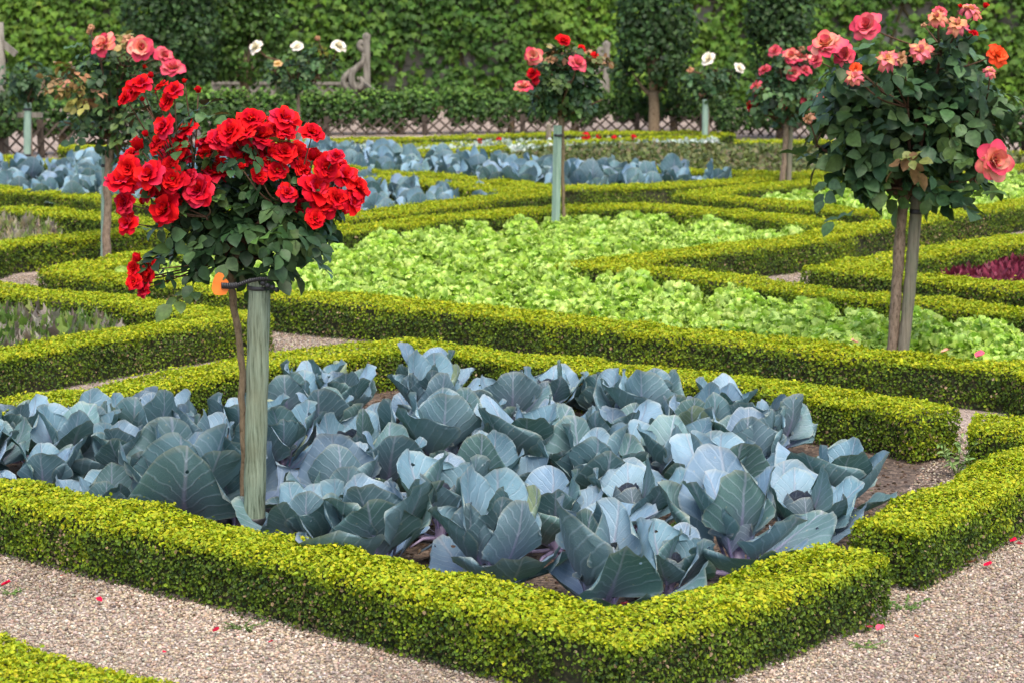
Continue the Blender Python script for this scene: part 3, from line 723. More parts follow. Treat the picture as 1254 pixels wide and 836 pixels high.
# ------------------------------------------------------------------ herbs, red leaf plants, grey-green bed, silver strip
def herb_mesh(k, cols, n, ln, blade=BLADE, up=.9, wide=1.3, name='herb_plant'):
    a = Acc(); th = rng.uniform(0, 6.28, n); el = np.clip(rng.normal(up, .35, n), .1, 1.5)
    d = np.stack([np.cos(th) * np.cos(el), np.sin(th) * np.cos(el), np.sin(el)], -1)
    nrm = np.cross(d, np.stack([-np.sin(th), np.cos(th), th * 0], -1)) + rng.normal(0, .3, (n, 3))
    X, Y, Z = frames(-nrm, d); s = ln * rng.uniform(.55, 1.15, n)
    pos = np.stack([rng.normal(0, .02, n), rng.normal(0, .02, n), rng.uniform(0, .03, n)], -1)
    inst(a, blade, pos, X, Y, Z, s[:, None] * np.array([wide, 1, 1]), pick(cols, n))
    o = a.build(name, M_HERB); me = o.data; bpy.data.objects.remove(o); return me
TOOTH = T([(-.04, 0, 0), (.04, 0, 0), (.05, .25, .02), (.16, .35, .03), (.07, .42, .02), (.2, .55, .04), (.08, .62, .0), (.17, .78, .0), (.05, .82, -.05), (0, 1, -.12),
           (-.05, .82, -.05), (-.17, .78, 0), (-.08, .62, 0), (-.2, .55, .04), (-.07, .42, .02), (-.16, .35, .03), (-.05, .25, .02)],
          [[[2, 3, 4], [4, 5, 6], [6, 7, 8], [8, 9, 10], [10, 11, 12], [12, 13, 14], [14, 15, 16]], [[0, 1, 2, 16], [16, 2, 4, 14], [14, 4, 6, 12], [12, 6, 8, 10]]])
HC_ = [(.09, .16, .03), (.13, .20, .035), (.13, .10, .075), (.19, .23, .06), (.17, .22, .05), (.08, .12, .035), (.22, .19, .15)]
herbs = [herb_mesh(k, HC_, 34, .175, TOOTH, .85, .95, 'leafy_herb') for k in range(4)]
plant('leafy_herb', herbs, grid_fill(BED_HERB2, .145), .8, 1.15, 'toothed green and purplish leafy herb in the left bed behind the cabbages', 'herb', 'leafy herbs in the left bed')
dry = [herb_mesh(k, [(.13, .18, .05), (.3, .24, .15), (.22, .2, .1), (.2, .26, .07), (.36, .3, .2), (.2, .17, .15)], 70, .18, TOOTH, 1.0, .55, 'leafy_herb') for k in range(4)]
plant('leafy_herb', dry, grid_fill(BED_HERB1, .2), .8, 1.2, 'straggly herb with drying brownish leaves in the narrow far left bed', 'herb', 'drying herbs in the far left bed')
o_ = link('leafy_herb', dry[1], None, tuple(P(74, 290, 0))); o_.scale = (.6,) * 3; tag(o_, 'small dry straw-coloured herb tuft alone beside the narrow pointed hedge', 'herb')
red = [herb_mesh(k, [(.14, .018, .035), (.19, .025, .05), (.10, .015, .03), (.24, .05, .08)], 110, .085, LFT, .75, .55, 'red_leaf_plant') for k in range(4)]
plant('red_leaf_plant', red, grid_fill(BED_RED, .135), 1.0, 1.4, 'dark crimson leafy bedding plant inside the V-shaped hedge at the right', 'plant', 'crimson leaf plants at the right')

def cover(name, poly, n, h, blade, cols, sz, mat, label, up=1.0):
    w = wpoly(poly); q = in_area(w, n); a = Acc()
    z = h * rng.uniform(.3, 1, n) * (.8 + .25 * noise(np.c_[q, q[:, 0] * 0], 2.2))
    d = nz(rng.normal(0, .6, (n, 3)) + [0, 0, up]); nr = nz(rng.normal(0, .8, (n, 3)) + [0, -.4, .6])
    X, Y, Z = frames(nr, d); s = sz * rng.uniform(.6, 1.3, n)
    inst(a, blade, np.c_[q, z - s * .5], X, Y, Z, s[:, None] * np.array([1, 1, 1]), pick(cols, n))
    tag(a.build(name, mat), label, 'plants', kind='stuff')
cover('ground_cover', BED_SAGE, 30000, .19, LFT, [(.10, .13, .03), (.125, .135, .04), (.06, .085, .025), (.13, .11, .055), (.085, .105, .033)], .055, M_HERB, 'dense olive grey-green low foliage filling the far bed behind the cabbages', .8)
cover('silver_foliage', BED_SILVER, 6500, .165, LFT, [(.3, .36, .31), (.36, .42, .37), (.25, .31, .26), (.42, .47, .43)], .05, M_HERB, 'silvery pale foliage in the thin far flower strip', .6)
cover('weeds', BED_CAB, 500, .02, BOX6, [(.10, .2, .03), (.14, .24, .04)], .018, M_HERB, 'scattered tiny green weeds on the soil under the cabbages', .3)

bed_fl = []
for x, y, r_ in [(588, 170, 4), (611, 168, 4), (717, 165, 7), (733, 165, 4), (752, 166, 4), (776, 165, 4)]:
    p = P(x, y + 3, .15); r_ *= .8; a = Acc(); g_ = p * [1, 1, 0]
    tube(a, [g_ - [0, 0, .01], p], [.008, .006], 5, (.06, .1, .03), 1)
    for i in range(9):
        d_ = nz(rng.normal(0, 1, 3) + [0, -.3, .6]); c_ = p + d_ * .03 * r_ / 4; X, Y, Z = frames(d_[None], rng.normal(0, 1, (1, 3)))
        inst(a, LFT, c_[None] - Y * .02, X, Y, Z, np.array([[.05, .045, .045]]) * r_ / 4, (.5, .01, .02))
    o = a.build('bedding_flower', [M_PETAL, M_STEM], None, g_); o.location = tuple(g_)
    tag(o, 'small red bedding flower in the far silver strip before the lattice', 'flower', 'red flowers in the silver strip')

# ------------------------------------------------------------------ roses
def petal(acc, Lg, Wd, e0, e1, az, cup, wav, ph, c0, c1, c2, r0=.03, z0=0., nu=7, nv=6, tip=0.0):
    """one petal; elevations e0 -> e1 (radians from horizontal); flower axis +Z"""
    v = np.linspace(0, 1, nv); u = np.linspace(-1, 1, nu); ang = e0 + (e1 - e0) * v ** 1.2; ds = Lg / (nv - 1)
    rr = r0 + np.concatenate([[0], np.cumsum(np.cos(ang[1:]) * ds)]); zz = z0 + np.concatenate([[0], np.cumsum(np.sin(ang[1:]) * ds)])
    w = (.3 + .7 * np.sin(np.clip(v * 1.02, 0, 1) ** .75 * 2.35)) * Wd / 2
    U, V_ = np.meshgrid(u, v); X = U * w[:, None]
    drop = -np.abs(U) ** 2.4 * Lg * .22 * (V_ ** 3)                 # round the outer corners
    N_ = cup * U ** 2 * Wd * .5 * (1 - .5 * V_) + wav * Wd * V_ ** 1.5 * np.sin(U * 3.4 + ph) + wav * .6 * Wd * V_ ** 3 * np.sin(U * 8 + ph * 2)
    N_ = N_ - tip * Wd * V_ ** 4
    RR = rr[:, None] - np.sin(ang)[:, None] * N_ + np.cos(ang)[:, None] * drop; ZZ = zz[:, None] + np.cos(ang)[:, None] * N_ + np.sin(ang)[:, None] * drop
    V = np.stack([RR * cos(az) - X * sin(az), RR * sin(az) + X * cos(az), ZZ], -1).reshape(-1, 3)
    c0, c1, c2 = map(np.asarray, (c0, c1, c2)); t = (V_ + .12 * U ** 2).reshape(-1, 1)
    c = np.where(t < .5, c0 + (c1 - c0) * t * 2, c1 + (c2 - c1) * np.clip(t - .5, 0, .5) * 2)
    acc.add(V, grid_faces(nu, nv), c)

def sepals(acc, s=1.0):
    for i in range(5):
        az = i * 1.2566; d = np.array([cos(az), sin(az), 0])
        n = np.array([d * .02 + [0, 0, -.16], d * .25 + [0, 0, -.10], d * .5 + [0, 0, -.05 + .1 * (i % 2)]]); t = np.array([-sin(az), cos(az), 0]) * .08
        acc.add([n[0], n[1] + t, n[2], n[1] - t], [[0, 1, 2, 3]], (.08, .13, .035), None, 1)
    tube(acc, [(0, 0, -.42), (0, 0, -.24), (0, 0, -.12), (0, 0, 0)], [.035, .07, .11, .06], 7, (.09, .13, .04), 1)

def open_rose(seed, pal, whorls, stamen=False):
    r = random.Random(seed); a = Acc()
    for wi, (n, Lg, Wd, e0, e1, cup, wav) in enumerate(whorls):
        gw = (wi + .6) / len(whorls)
        off = r.uniform(0, 6)
        for i in range(n):
            k = r.uniform(.84, 1.14); c0, c1, c2 = [np.clip(np.array(c) * k, 0, .95) for c in r.choice(pal)]; c2 = c1 + (c2 - c1) * gw; c1 = c0 + (c1 - c0) * (.35 + .65 * gw)
            petal(a, Lg * r.uniform(.85, 1.12), Wd * r.uniform(.9, 1.15), R(e0 + r.uniform(-10, 10)), R(e1 + r.uniform(-18, 18)), off + i * 2 * pi / n + r.uniform(-.2, .2), cup, wav * r.uniform(.6, 1.4), r.uniform(0, 6), c0, c1, c2, r0=.03, tip=r.uniform(-.05, .15))
    st_me = None
    if stamen:
        b_ = Acc()
        for i in range(14):
            th = i * 2.4; rd = .03 + .08 * (i / 14); tube(b_, [(cos(th) * rd * .5, sin(th) * rd * .5, .05), (cos(th) * rd * 1.5, sin(th) * rd * 1.5, .24)], [.012, .02], 5, (.5, .3, .04))
        o = b_.build('stamens', M_STEM); st_me = o.data; bpy.data.objects.remove(o)
    sepals(a)
    o = a.build('flower', [M_PETAL, M_STEM]); me = o.data; bpy.data.objects.remove(o); return me, st_me

RED = [((.3, .0, .004), (.62, .005, .009), (.70, .012, .014)), ((.4, .0, .004), (.66, .008, .010), (.74, .022, .018)), ((.25, .0, .005), (.5, .003, .012), (.58, .010, .026))]
CRIM = [((.3, .002, .014), (.48, .004, .03), (.55, .03, .07)), ((.35, .0, .008), (.55, .006, .024), (.62, .035, .06))]
FLO = [[(5, .5, .5, 80, 70, .6, .10), (6, .7, .68, 58, 46, .4, .12), (6, .88, .85, 38, 22, .3, .12), (7, 1.0, 1.0, 18, -4, .2, .10)],
       [(6, .48, .48, 82, 80, .7, .10), (6, .68, .66, 64, 54, .45, .13), (7, .88, .82, 42, 24, .3, .12), (7, 1.0, .95, 20, -12, .2, .12)],
       [(4, .45, .45, 82, 95, .8, .06), (5, .66, .62, 66, 60, .5, .1), (6, .86, .82, 45, 28, .3, .1), (7, 1.02, .95, 18, -16, .15, .12)]]
red_fl = [open_rose(i, RED, FLO[i % 3], i % 3 == 0) for i in range(6)] + [open_rose(20 + i, RED + CRIM * 2, FLO[(i + 1) % 3]) for i in range(3)]
BUDW = [(3, .8, .6, 82, 98, .9, .03), (4, .85, .7, 70, 88, .7, .04), (4, .8, .6, 55, 70, .5, .05)]
red_bud = [open_rose(40 + i, RED, BUDW) for i in range(3)]
CORAL = [((.80, .42, .10), (.78, .31, .17), (.66, .09, .12)), ((.78, .36, .12), (.76, .25, .17), (.60, .05, .10)), ((.8, .48, .2), (.78, .38, .25), (.74, .22, .2))]
PINK = [((.72, .27, .12), (.66, .16, .16), (.56, .05, .11)), ((.7, .18, .12), (.58, .07, .11), (.5, .03, .08))]
WILT = [((.72, .38, .10), (.68, .22, .16), (.56, .08, .12)), ((.70, .45, .12), (.62, .27, .16), (.46, .14, .10)), ((.55, .12, .12), (.62, .18, .2), (.56, .09, .16))]
BROWN = [((.4, .2, .08), (.42, .22, .12), (.3, .14, .08)), ((.5, .3, .12), (.45, .26, .16), (.36, .12, .09))]
ORANGE = [((.8, .25, .04), (.8, .1, .03), (.75, .05, .02))]
WHITE = [((.75, .62, .3), (.8, .72, .58), (.82, .72, .66)), ((.78, .68, .4), (.82, .76, .64), (.85, .78, .7))]
YEL = [((.7, .45, .12), (.72, .5, .2), (.7, .45, .25))]
HT = [(3, .4, .4, 82, 110, .9, .03), (4, .52, .5, 78, 92, .75, .05), (5, .68, .65, 66, 68, .55, .06), (6, .85, .8, 48, 36, .35, .07), (7, 1.0, .9, 20, -10, .2, .08)]
WL = [(4, .5, .42, 75, 60, .5, .16), (6, .8, .5, 45, -20, .3, .22), (7, 1.0, .55, 5, -75, .3, .26)]
coral_fl = [open_rose(60 + i, CORAL + PINK, HT) for i in range(4)]
pink_fl = [open_rose(70 + i, PINK, HT) for i in range(3)]
wilt_fl = [open_rose(80 + i, WILT, WL) for i in range(3)]
brown_fl = [open_rose(85 + i, BROWN, WL) for i in range(2)]
orange_fl = [open_rose(90, ORANGE, FLO[1])]
white_fl = [open_rose(95 + i, WHITE, HT) for i in range(3)]
yel_fl = [open_rose(99, YEL, HT)]
KINDS = dict(r=red_fl, b=red_bud, c=coral_fl, p=pink_fl, w=wilt_fl, n=brown_fl, o=orange_fl, h=white_fl, y=yel_fl)

LEAFPAL = [(.030, .070, .030), (.040, .088, .036), (.024, .054, .026), (.054, .105, .040), (.062, .115, .034)]
BRONZE = [(.24, .16, .06), (.3, .22, .08), (.2, .13, .06), (.26, .26, .08), (.3, .15, .09)]

def crown_points(blobs, Y, n, depth=1.0, shell=.45):
    """points in ellipsoids given as photo ellipses at distance Y"""
    ar = np.array([b_[2] * b_[3] for b_ in blobs], float); ar /= ar.sum(); out = []; rad = []
    for b_, f in zip(blobs, ar):
        k = max(3, int(n * f)); d = nz(rng.normal(size=(k, 3))); rr = (shell + (1 - shell) * rng.random(k) ** .6 + .22 * (rng.random(k) < .12) * rng.random(k))[:, None]
        q = d * rr; m = (b_[2] + b_[3]) / 2 * Y / F
        Yc = Y + (b_[4] if len(b_) > 4 else 0)
        c = PD(b_[0], b_[1], Yc)
        out.append(c + q[:, :1] * _r * b_[2] * Y / F + q[:, 1:2] * np.array([0, 1, 0]) * m * depth + q[:, 2:] * np.array([0, 0, 1]) * b_[3] * Y / F)
        rad.append(d)
    return np.concatenate(out), np.concatenate(rad)

def foliage(acc, pts, rad, size, pal, droop=.35, five=True, tip=None):
    """compound rose leaves"""
    N = len(pts)
    ax = nz(rad * [1, 1, .5] + rng.normal(0, .45, (N, 3)) + [0, 0, -droop]); nr = nz(rad * .8 + rng.normal(0, .4, (N, 3)) + [0, 0, .75])
    X, Y, Z = frames(nr, ax)
    c = pick(pal, N, .18)
    offs = [(0, 1.0, 0, 1.1), (.42, .62, -.9, .95), (-.42, .62, .9, .95), (.34, .12, -1.15, .8), (-.34, .12, 1.15, .8)] if five else [(0, 0, 0, 1)]
    st = []
    for (ox, oy, rot, s) in offs:
        jit = rng.normal(0, .16, (N, 1))
        Yr = Y * np.cos(rot + jit) + X * -np.sin(rot + jit); Xr = np.cross(Yr, Z)
        Zr = nz(Z + rng.normal(0, .25, (N, 3))); Xr, Yr, Zr = frames(Zr, Yr)
        sz = size * s * rng.uniform(.75, 1.2, N)
        p = pts + X * ox * size * .9 * np.sign(1) + Y * (oy - .4) * size * 1.2
        if ox: p = pts + Y * (oy - .4) * size * 1.3 + X * ox * .12 * size
        keep = rng.random(N) < .93
        inst(acc, LFT, p[keep], Xr[keep], Yr[keep], Zr[keep], sz[keep][:, None] * np.array([1.05, 1, 1]), (c * (1 + rng.normal(0, .08, (N, 1))))[keep])

def rose_tree(label, base_px, blobs, nleaf, lsize, trunk, flowers, yofs=0.0, extra=(), pal=LEAFPAL, bark=M_BARK, cat='rose tree', loose=(), fdepth=.6, group=None, fscale=1.1, stemleaf=2):
    """trunk: list of (px, py, radius) from ground up; flowers: (px, py, r_px, kind[, depth offset])"""
    B = P(*base_px); Y = B[1]; loc = B.copy(); loc[2] = 0
    rt = empty('standard_rose', loc, label, cat, group)
    a = Acc(); pts = [PD(x, y, Y + yofs) for x, y, _ in trunk]; pts[0][2] = min(pts[0][2], 0) - .02
    rad = [t_[2] for t_ in trunk]
    line = smooth_line(pts, 5); line[1:-1, :2] += rng.normal(0, .0025, (len(line) - 2, 2)); rl = np.interp(np.linspace(0, 1, len(line)), np.linspace(0, 1, len(rad)), rad) * (1 + rng.normal(0, .05, len(line)))
    tube(a, line, rl, 10); a.build('trunk', bark, rt, loc)
    tops = line[-1]
    cen = PD(np.mean([b_[0] for b_ in blobs]), np.mean([b_[1] for b_ in blobs]), Y)
    # branches to blobs and flowers
    a = Acc(); fl = []
    for f_ in flowers:
        x, y, r_, kd = f_[:4]; dz = f_[4] if len(f_) > 4 else None
        rw = r_ * Y / F
        if dz is None: dz = -rng.uniform(.05, .8) * fdepth * .25
        p = PD(x, y, Y + dz); fl.append((p, rw, kd))
    goal = [p for p, _, _ in fl] + list(crown_points(blobs, Y, max(14, nleaf // 25))[0])
    bo = crown_points(blobs, Y, 9, .8, .25)[0]; tr_ = trunk[-1][2]; bl = []
    for g in bo:
        ln = smooth_line([tops - [0, 0, .02], tops * .65 + g * .35 + rng.normal(0, .02, 3), g], 6); bl.append(ln)
        tube(a, ln, np.linspace(tr_ * .55, tr_ * .22, len(ln)), 6)
    nodes = np.concatenate([l[4:] for l in bl])
    for g in goal:
        d_ = np.linalg.norm(nodes - g, axis=1) + .5 * np.maximum(0, nodes[:, 2] - g[2] + .05); q0 = nodes[np.argmin(d_)]
        ln = smooth_line([q0, q0 * .5 + g * .5 + rng.normal(0, .012, 3) - [0, 0, .01], g], 5)
        tube(a, ln, np.linspace(.0042, .0026, len(ln)) * Y / 8.5, 5)
    a.build('branches', M_TWIG, rt, loc)
    a = Acc(); pts, rd = crown_points(blobs, Y, nleaf, 1.0, .3)
    foliage(a, pts, rd, lsize, pal)
    for blb, n_, pl_ in extra:
        p2, r2 = crown_points(blb, Y, n_, .8, .1); foliage(a, p2, r2, lsize * .9, pl_, .1)
    for x, y, dz, sx in loose:
        p2 = np.array([PD(x, y, Y + dz)]); foliage(a, p2, np.array([[sx, -.5, .2]]), lsize * 1.05, pal, .6)
    ps, rs = [], []
    for p, rw, kd in fl:                       # leaves up the flowering stems
        for k_ in range(stemleaf):
            t_ = rng.uniform(.45, .92); ps.append(cen + (p - cen) * t_ + rng.normal(0, .012, 3) * Y / 8 - [0, 0, rw * .4]); rs.append(nz(rng.normal(0, 1, 3) + [0, -.5, .2]))
    if ps: foliage(a, np.array(ps), np.array(rs), lsize * .85, pal, .3)
    a.build('foliage', M_ROSE_LEAF, rt, loc)
    for p, rw, kd in fl:
        fm, sm = random.choice(KINDS[kd]); o = link('bud' if kd == 'b' else 'flower', fm, rt, tuple(p - loc))
        if sm is not None and rw * F / Y > 7: link('stamens', sm, o)
        rw *= fscale
        ax = nz((p - cen) * [1, 1, .8] / max(.05, np.linalg.norm(p - cen)) * .8 + np.array([0, -.55, .45]) + rng.normal(0, .3, 3))
        if kd in 'w' : ax = nz(ax + [0, 0, .5])
        if kd == 'b': ax = nz(ax + [0, .4, .9])
        from mathutils import Vector
        q = Vector(ax).to_track_quat('Z', 'Y'); o.rotation_mode = 'QUATERNION'
        from mathutils import Quaternion
        o.rotation_quaternion = q @ Quaternion((0, 0, 1), rng.uniform(0, 6.28)); s = rw * (1.0 if kd != 'b' else 1.15); o.scale = (s, s, s * .95)
    return rt, loc, Y

def stake(label, pts, rad, mat, base_px, yofs=0., k=12, square=False, bands=(), bandr=1.25, rot=0):
    B = P(*base_px); Y = B[1] + yofs; p = [PD(x, y, Y) for x, y in pts]; p[0][2] = -.03
    loc = np.array([p[0][0], Y, 0])
    rt = empty('wooden_stake', loc, label, 'stake'); a = Acc()
    line = smooth_line(p, 6)
    if square: tube(a, line, rad, 4)
    else: line = smooth_line(p, 14); line[1:-1, :2] += rng.normal(0, .0006, (len(line) - 2, 2)); tube(a, line, rad * (1 + .025 * np.sin(np.arange(len(line)) * .9) + rng.normal(0, .006, len(line))), k)
    o = a.build('post', mat, rt, loc, smooth=not square)
    for (x, y, hh) in bands:
        c = PD(x, y, Y); b_ = Acc(); d = nz(p[-1] - p[0])
        h_ = hh * Y / F
        tube(b_, [c - d * h_ / 2, c - d * h_ * .35, c + d * h_ * .35, c + d * h_ / 2], [rad * 1.05, rad * bandr, rad * bandr, rad * 1.05], 14)
        b_.build('rubber_tie', M_RUBBER, rt, loc)
    return rt, loc, Y

def cv(lst, ox, oy, s):   # crop coordinates -> photo coordinates
    return [(ox + t[0] / s, oy + t[1] / s, t[2] / s, *t[3:]) for t in lst]

# --- the big red rose in front
FR = cv([(130, 360, 68, 'r'), (150, 450, 58, 'r'), (165, 535, 52, 'r'), (255, 330, 68, 'r'), (365, 250, 72, 'r'), (358, 350, 66, 'r'), (325, 475, 78, 'r'), (465, 395, 78, 'r'),
         (320, 125, 54, 'r'), (420, 135, 52, 'r'), (300, 190, 48, 'r'), (255, 405, 48, 'r'), (225, 455, 30, 'b'), (545, 300, 60, 'r'), (600, 150, 64, 'r'), (555, 180, 60, 'r'), (690, 95, 64, 'r'),
         (725, 170, 78, 'r'), (830, 95, 68, 'r'), (835, 150, 45, 'r'), (950, 155, 58, 'r'), (650, 305, 32, 'b'), (740, 250, 68, 'r'), (720, 310, 48, 'r'), (800, 310, 52, 'r'), (880, 250, 68, 'r'),
         (900, 305, 52, 'r'), (1005, 300, 68, 'r'), (1090, 340, 68, 'r'), (1140, 385, 62, 'r'), (960, 390, 74, 'r'), (1000, 450, 68, 'r'), (895, 470, 44, 'r'), (960, 515, 50, 'r'), (1050, 430, 52, 'r'),
         (840, 405, 46, 'r'), (1130, 430, 48, 'r'), (500, 240, 45, 'r'), (625, 215, 58, 'r'), (665, 150, 50, 'r'), (560, 340, 36, 'r'), (1050, 250, 40, 'r'),
         (215, 695, 42, 'b', -.14), (190, 730, 38, 'r', -.12), (252, 750, 48, 'r', -.12), (190, 785, 42, 'r', -.14), (235, 815, 46, 'r', -.12), (288, 730, 40, 'b', -.14), (230, 770, 40, 'r', -.1), (240, 165, 30, 'b')], 110, 120, 3.483)
FR += cv([(440, 300, 40, 'r'), (465, 280, 38, 'r'), (500, 258, 22, 'b'), (535, 290, 28, 'r'), (575, 300, 32, 'r'), (555, 335, 32, 'r'), (655, 308, 24, 'b'), (610, 275, 16, 'b'), (472, 335, 16, 'b'), (415, 325, 30, 'r')], 0, 0, 2.698)
for (ex, ey, ew, eh, en) in [(205, 215, 64, 45, 22), (275, 195, 60, 38, 12), (330, 180, 50, 35, 11), (395, 230, 48, 38, 14)]:
    for _ in range(en):
        th_ = rng.uniform(0, 6.28); q_ = rng.random() ** .5; FR.append((ex + ew * q_ * cos(th_), ey + eh * q_ * sin(th_), rng.uniform(11, 18), 'r' if rng.random() < .85 else 'b', rng.uniform(-.14, .08)))
RB = [(302, 285, 72, 52), (262, 262, 55, 45), (345, 262, 70, 42), (310, 325, 45, 28), (235, 250, 45, 36), (335, 235, 60, 30), (375, 258, 45, 30)]
rose_tree('standard rose heavy with bright red blooms in the left foreground, beside a thick pale stake', (298, 680), RB, 185, .056,
          [(300, 680, .012), (298, 560, .012), (297, 470, .0115), (290, 400, .012), (283, 350, .014), (288, 322, .019), (292, 300, .017)], FR, loose=[(215, 305, -.1, -1), (205, 285, -.12, -1), (195, 318, -.1, -1), (235, 345, -.12, -.5), (222, 365, -.1, -.6), (385, 300, -.15, 1), (388, 322, -.12, .8), (250, 320, -.1, -.8), (225, 150, -.1, -.5), (255, 140, -.05, .5), (345, 300, -.2, .3), (325, 338, -.12, .3), (312, 335, -.12, -.3), (338, 330, -.12, .5), (330, 310, -.2, .1), (240, 300, -.15, -.3), (360, 285, -.2, .5), (320, 290, -.25, 0), (205, 340, -.1, -1)], fdepth=.9, fscale=1.02, stemleaf=1)
st, sl, sY = stake('thick pale green round stake holding the red rose in the left foreground', [(311, 690), (312, 600), (315, 470), (318, 342)], .0365, M_STAKE, (311, 690), k=18, bands=[(311, 636, 9), (317, 352, 5)], bandr=1.1)
a = Acc()   # strap from stake to stem
p0 = PD(270, 348, sY - .03); p1 = PD(333, 341, sY - .05)
ln = smooth_line([PD(271, 350, sY - .036), PD(288, 350, sY - .04), PD(303, 345, sY - .047), PD(318, 342, sY - .05), PD(334, 342, sY - .046)], 6)
for q0, q1 in zip(ln[:-1], ln[1:]): bar(a, q0, q1 + (q1 - q0) * .08, .020 if q0[0] < PD(292, 350, sY)[0] else .013, .004)
for i, (x, y) in enumerate([(322, 347), (328, 350), (334, 352), (339, 355)]):
    c = PD(x, y, sY - .046); tube(a, [c - [0, .004, 0], c + [0, .004, 0]], .0085, 10)
a.build('rubber_strap', M_RUBBER, st, sl)
# orange label
a = Acc(); c = PD(268, 349, sY - .03)
ol = [(0, .045), (.012, .040), (.020, .022), (.027, .012), (.027, -.018), (.02, -.034), (.004, -.038), (-.014, -.034), (-.021, -.014), (-.017, .012), (-.010, .034)]
V = [(x * 1.15, 0, z * .92) for x, z in ol]; n = len(V)
V2 = [c + np.array(v) for v in V] + [c + np.array(v) + [0, .0018, 0] for v in V]
a.add(V2, [np.array([[i, (i + 1) % n, n + (i + 1) % n, n + i] for i in range(n)])]); a.add(V2[:n], [np.array([list(range(n))[::-1]])]); a.add(V2[n:], [np.array([list(range(n))])])
o = a.build('plant_tag', M_ORANGE, None, c, smooth=False); o.location = tuple(c); tag(o, 'orange plastic tag hanging on the stem of the red foreground rose', 'tag')

# --- coral rose at the left rear
rose_tree('standard rose with coral pink blooms and a bronze shoot, left of the red rose', (131, 330),
          [(125, 100, 52, 45), (118, 150, 42, 35), (165, 145, 42, 45), (140, 80, 45, 28), (160, 190, 25, 18)], 210, .062,
          [(131, 330, .028), (131, 260, .026), (133, 200, .026), (136, 168, .024)],
          cv([(345, 152, 42, 'c', -.25), (465, 160, 44, 'c', -.25), (540, 187, 33, 'p', -.2), (570, 230, 40, 'p', -.25), (425, 130, 24, 'n'), (475, 228, 14, 'b'), (300, 90, 13, 'n'), (295, 105, 12, 'n')], 0, 0, 2.698),
          extra=[([(80, 102, 26, 22, -.25), (105, 120, 22, 14, -.25)], 26, BRONZE), ([(155, 50, 14, 10)], 6, BRONZE)], loose=[(93, 55, -.2, -.5), (75, 95, -.2, -1)], bark=M_BARK_GREY)
stake('slim green stake hidden behind the stem of the coral left rose', [(126, 330), (128, 180)], .018, M_STAKE_BLUE, (126, 328), yofs=.05, bands=[(128, 203, 4)])

# --- leafy rose without flowers at the far left
rose_tree('small dark green standard rose without flowers at the far left edge', (35, 205), [(33, 95, 30, 28), (20, 110, 22, 22), (50, 105, 22, 22)], 150, .058,
          [(38, 205, .02), (37, 160, .02), (36, 128, .018)], [], bark=M_BARK_GREY)
stake('pale green stake under the flowerless rose at far left', [(33, 205), (34, 126)], .036, M_STAKE_BLUE, (33, 205), yofs=-.06, square=False, bands=[(33, 190, 3), (34, 134, 3)])

# --- white rose behind
rose_tree('small standard rose with a few cream white blooms, behind the red rose', (367, 195), [(365, 88, 30, 28), (352, 98, 24, 18), (385, 80, 20, 22), (330, 85, 12, 14), (402, 80, 10, 14)], 170, .055,
          [(367, 195, .018), (366, 150, .018), (365, 112, .017)], cv([(847, 158, 26, 'h', -.1), (983, 155, 19, 'h', -.1), (1118, 155, 27, 'h', -.1), (918, 213, 15, 'y', -.2), (1050, 125, 10, 'n')], 0, 0, 2.698), bark=M_BARK_GREY,
          extra=[([(392, 58, 9, 8)], 6, [(.16, .2, .03), (.3, .22, .05)])])
stake('slim greyed stake carrying the cream white rose behind the red rose', [(363, 195), (363, 140)], .02, M_STAKE_GREY, (363, 195), yofs=.06)

# --- mid rose
rose_tree('standard rose with coral and red blooms and reddish top leaves, in the centre', (686, 293), [(690, 108, 42, 34), (700, 85, 36, 28), (670, 118, 30, 20), (715, 112, 26, 24)], 200, .058,
          [(690, 293, .014), (689, 220, .014), (688, 165, .020), (688, 139, .024)],
          cv([(682, 187, 29, 'c', -.3), (652, 290, 29, 'c', -.3), (827, 212, 32, 'p', -.3), (782, 135, 24, 'r'), (842, 162, 13, 'r'), (885, 185, 15, 'r'), (682, 245, 22, 'r', -.2), (690, 265, 16, 'r', -.2)], 400, 0, 2.698),
          extra=[([(690, 68, 28, 16), (725, 70, 20, 14), (675, 75, 14, 10)], 28, [(.13, .07, .035), (.19, .10, .05), (.09, .1, .035), (.2, .17, .08)])])
stake('flat pale green wooden stake in front of the central rose stem', [(680, 294), (683, 154)], .030, M_STAKE_BLUE, (681, 293), yofs=-.06, square=True, bands=[(684, 166, 3)], bandr=1.12)

# --- pink rose right of centre
rose_tree('standard rose with pinkish coral blooms, just left of the tall right-hand rose', (962, 245), [(952, 112, 34, 34), (968, 90, 34, 28), (985, 125, 28, 32), (940, 130, 22, 18)], 200, .058,
          [(956, 245, .024), (960, 200, .024), (963, 150, .022)],
          cv([(403, 170, 22, 'p'), (370, 233, 22, 'p'), (455, 188, 30, 'c'), (485, 190, 27, 'c'), (500, 235, 22, 'p'), (342, 287, 22, 'p'), (343, 330, 21, 'p'), (322, 352, 20, 'r'), (425, 348, 20, 'c'), (510, 342, 27, 'p'), (547, 325, 20, 'c'), (462, 242, 27, 'p'), (535, 200, 24, 'c'), (490, 160, 12, 'n')], 800, 0, 2.696), bark=M_BARK_GREY)
stake('greyish green stake tied to the pink rose left of the tall right-hand rose', [(965, 245), (968, 150)], .025, M_STAKE_GREY, (965, 245), yofs=.03, bands=[(964, 158, 4)])

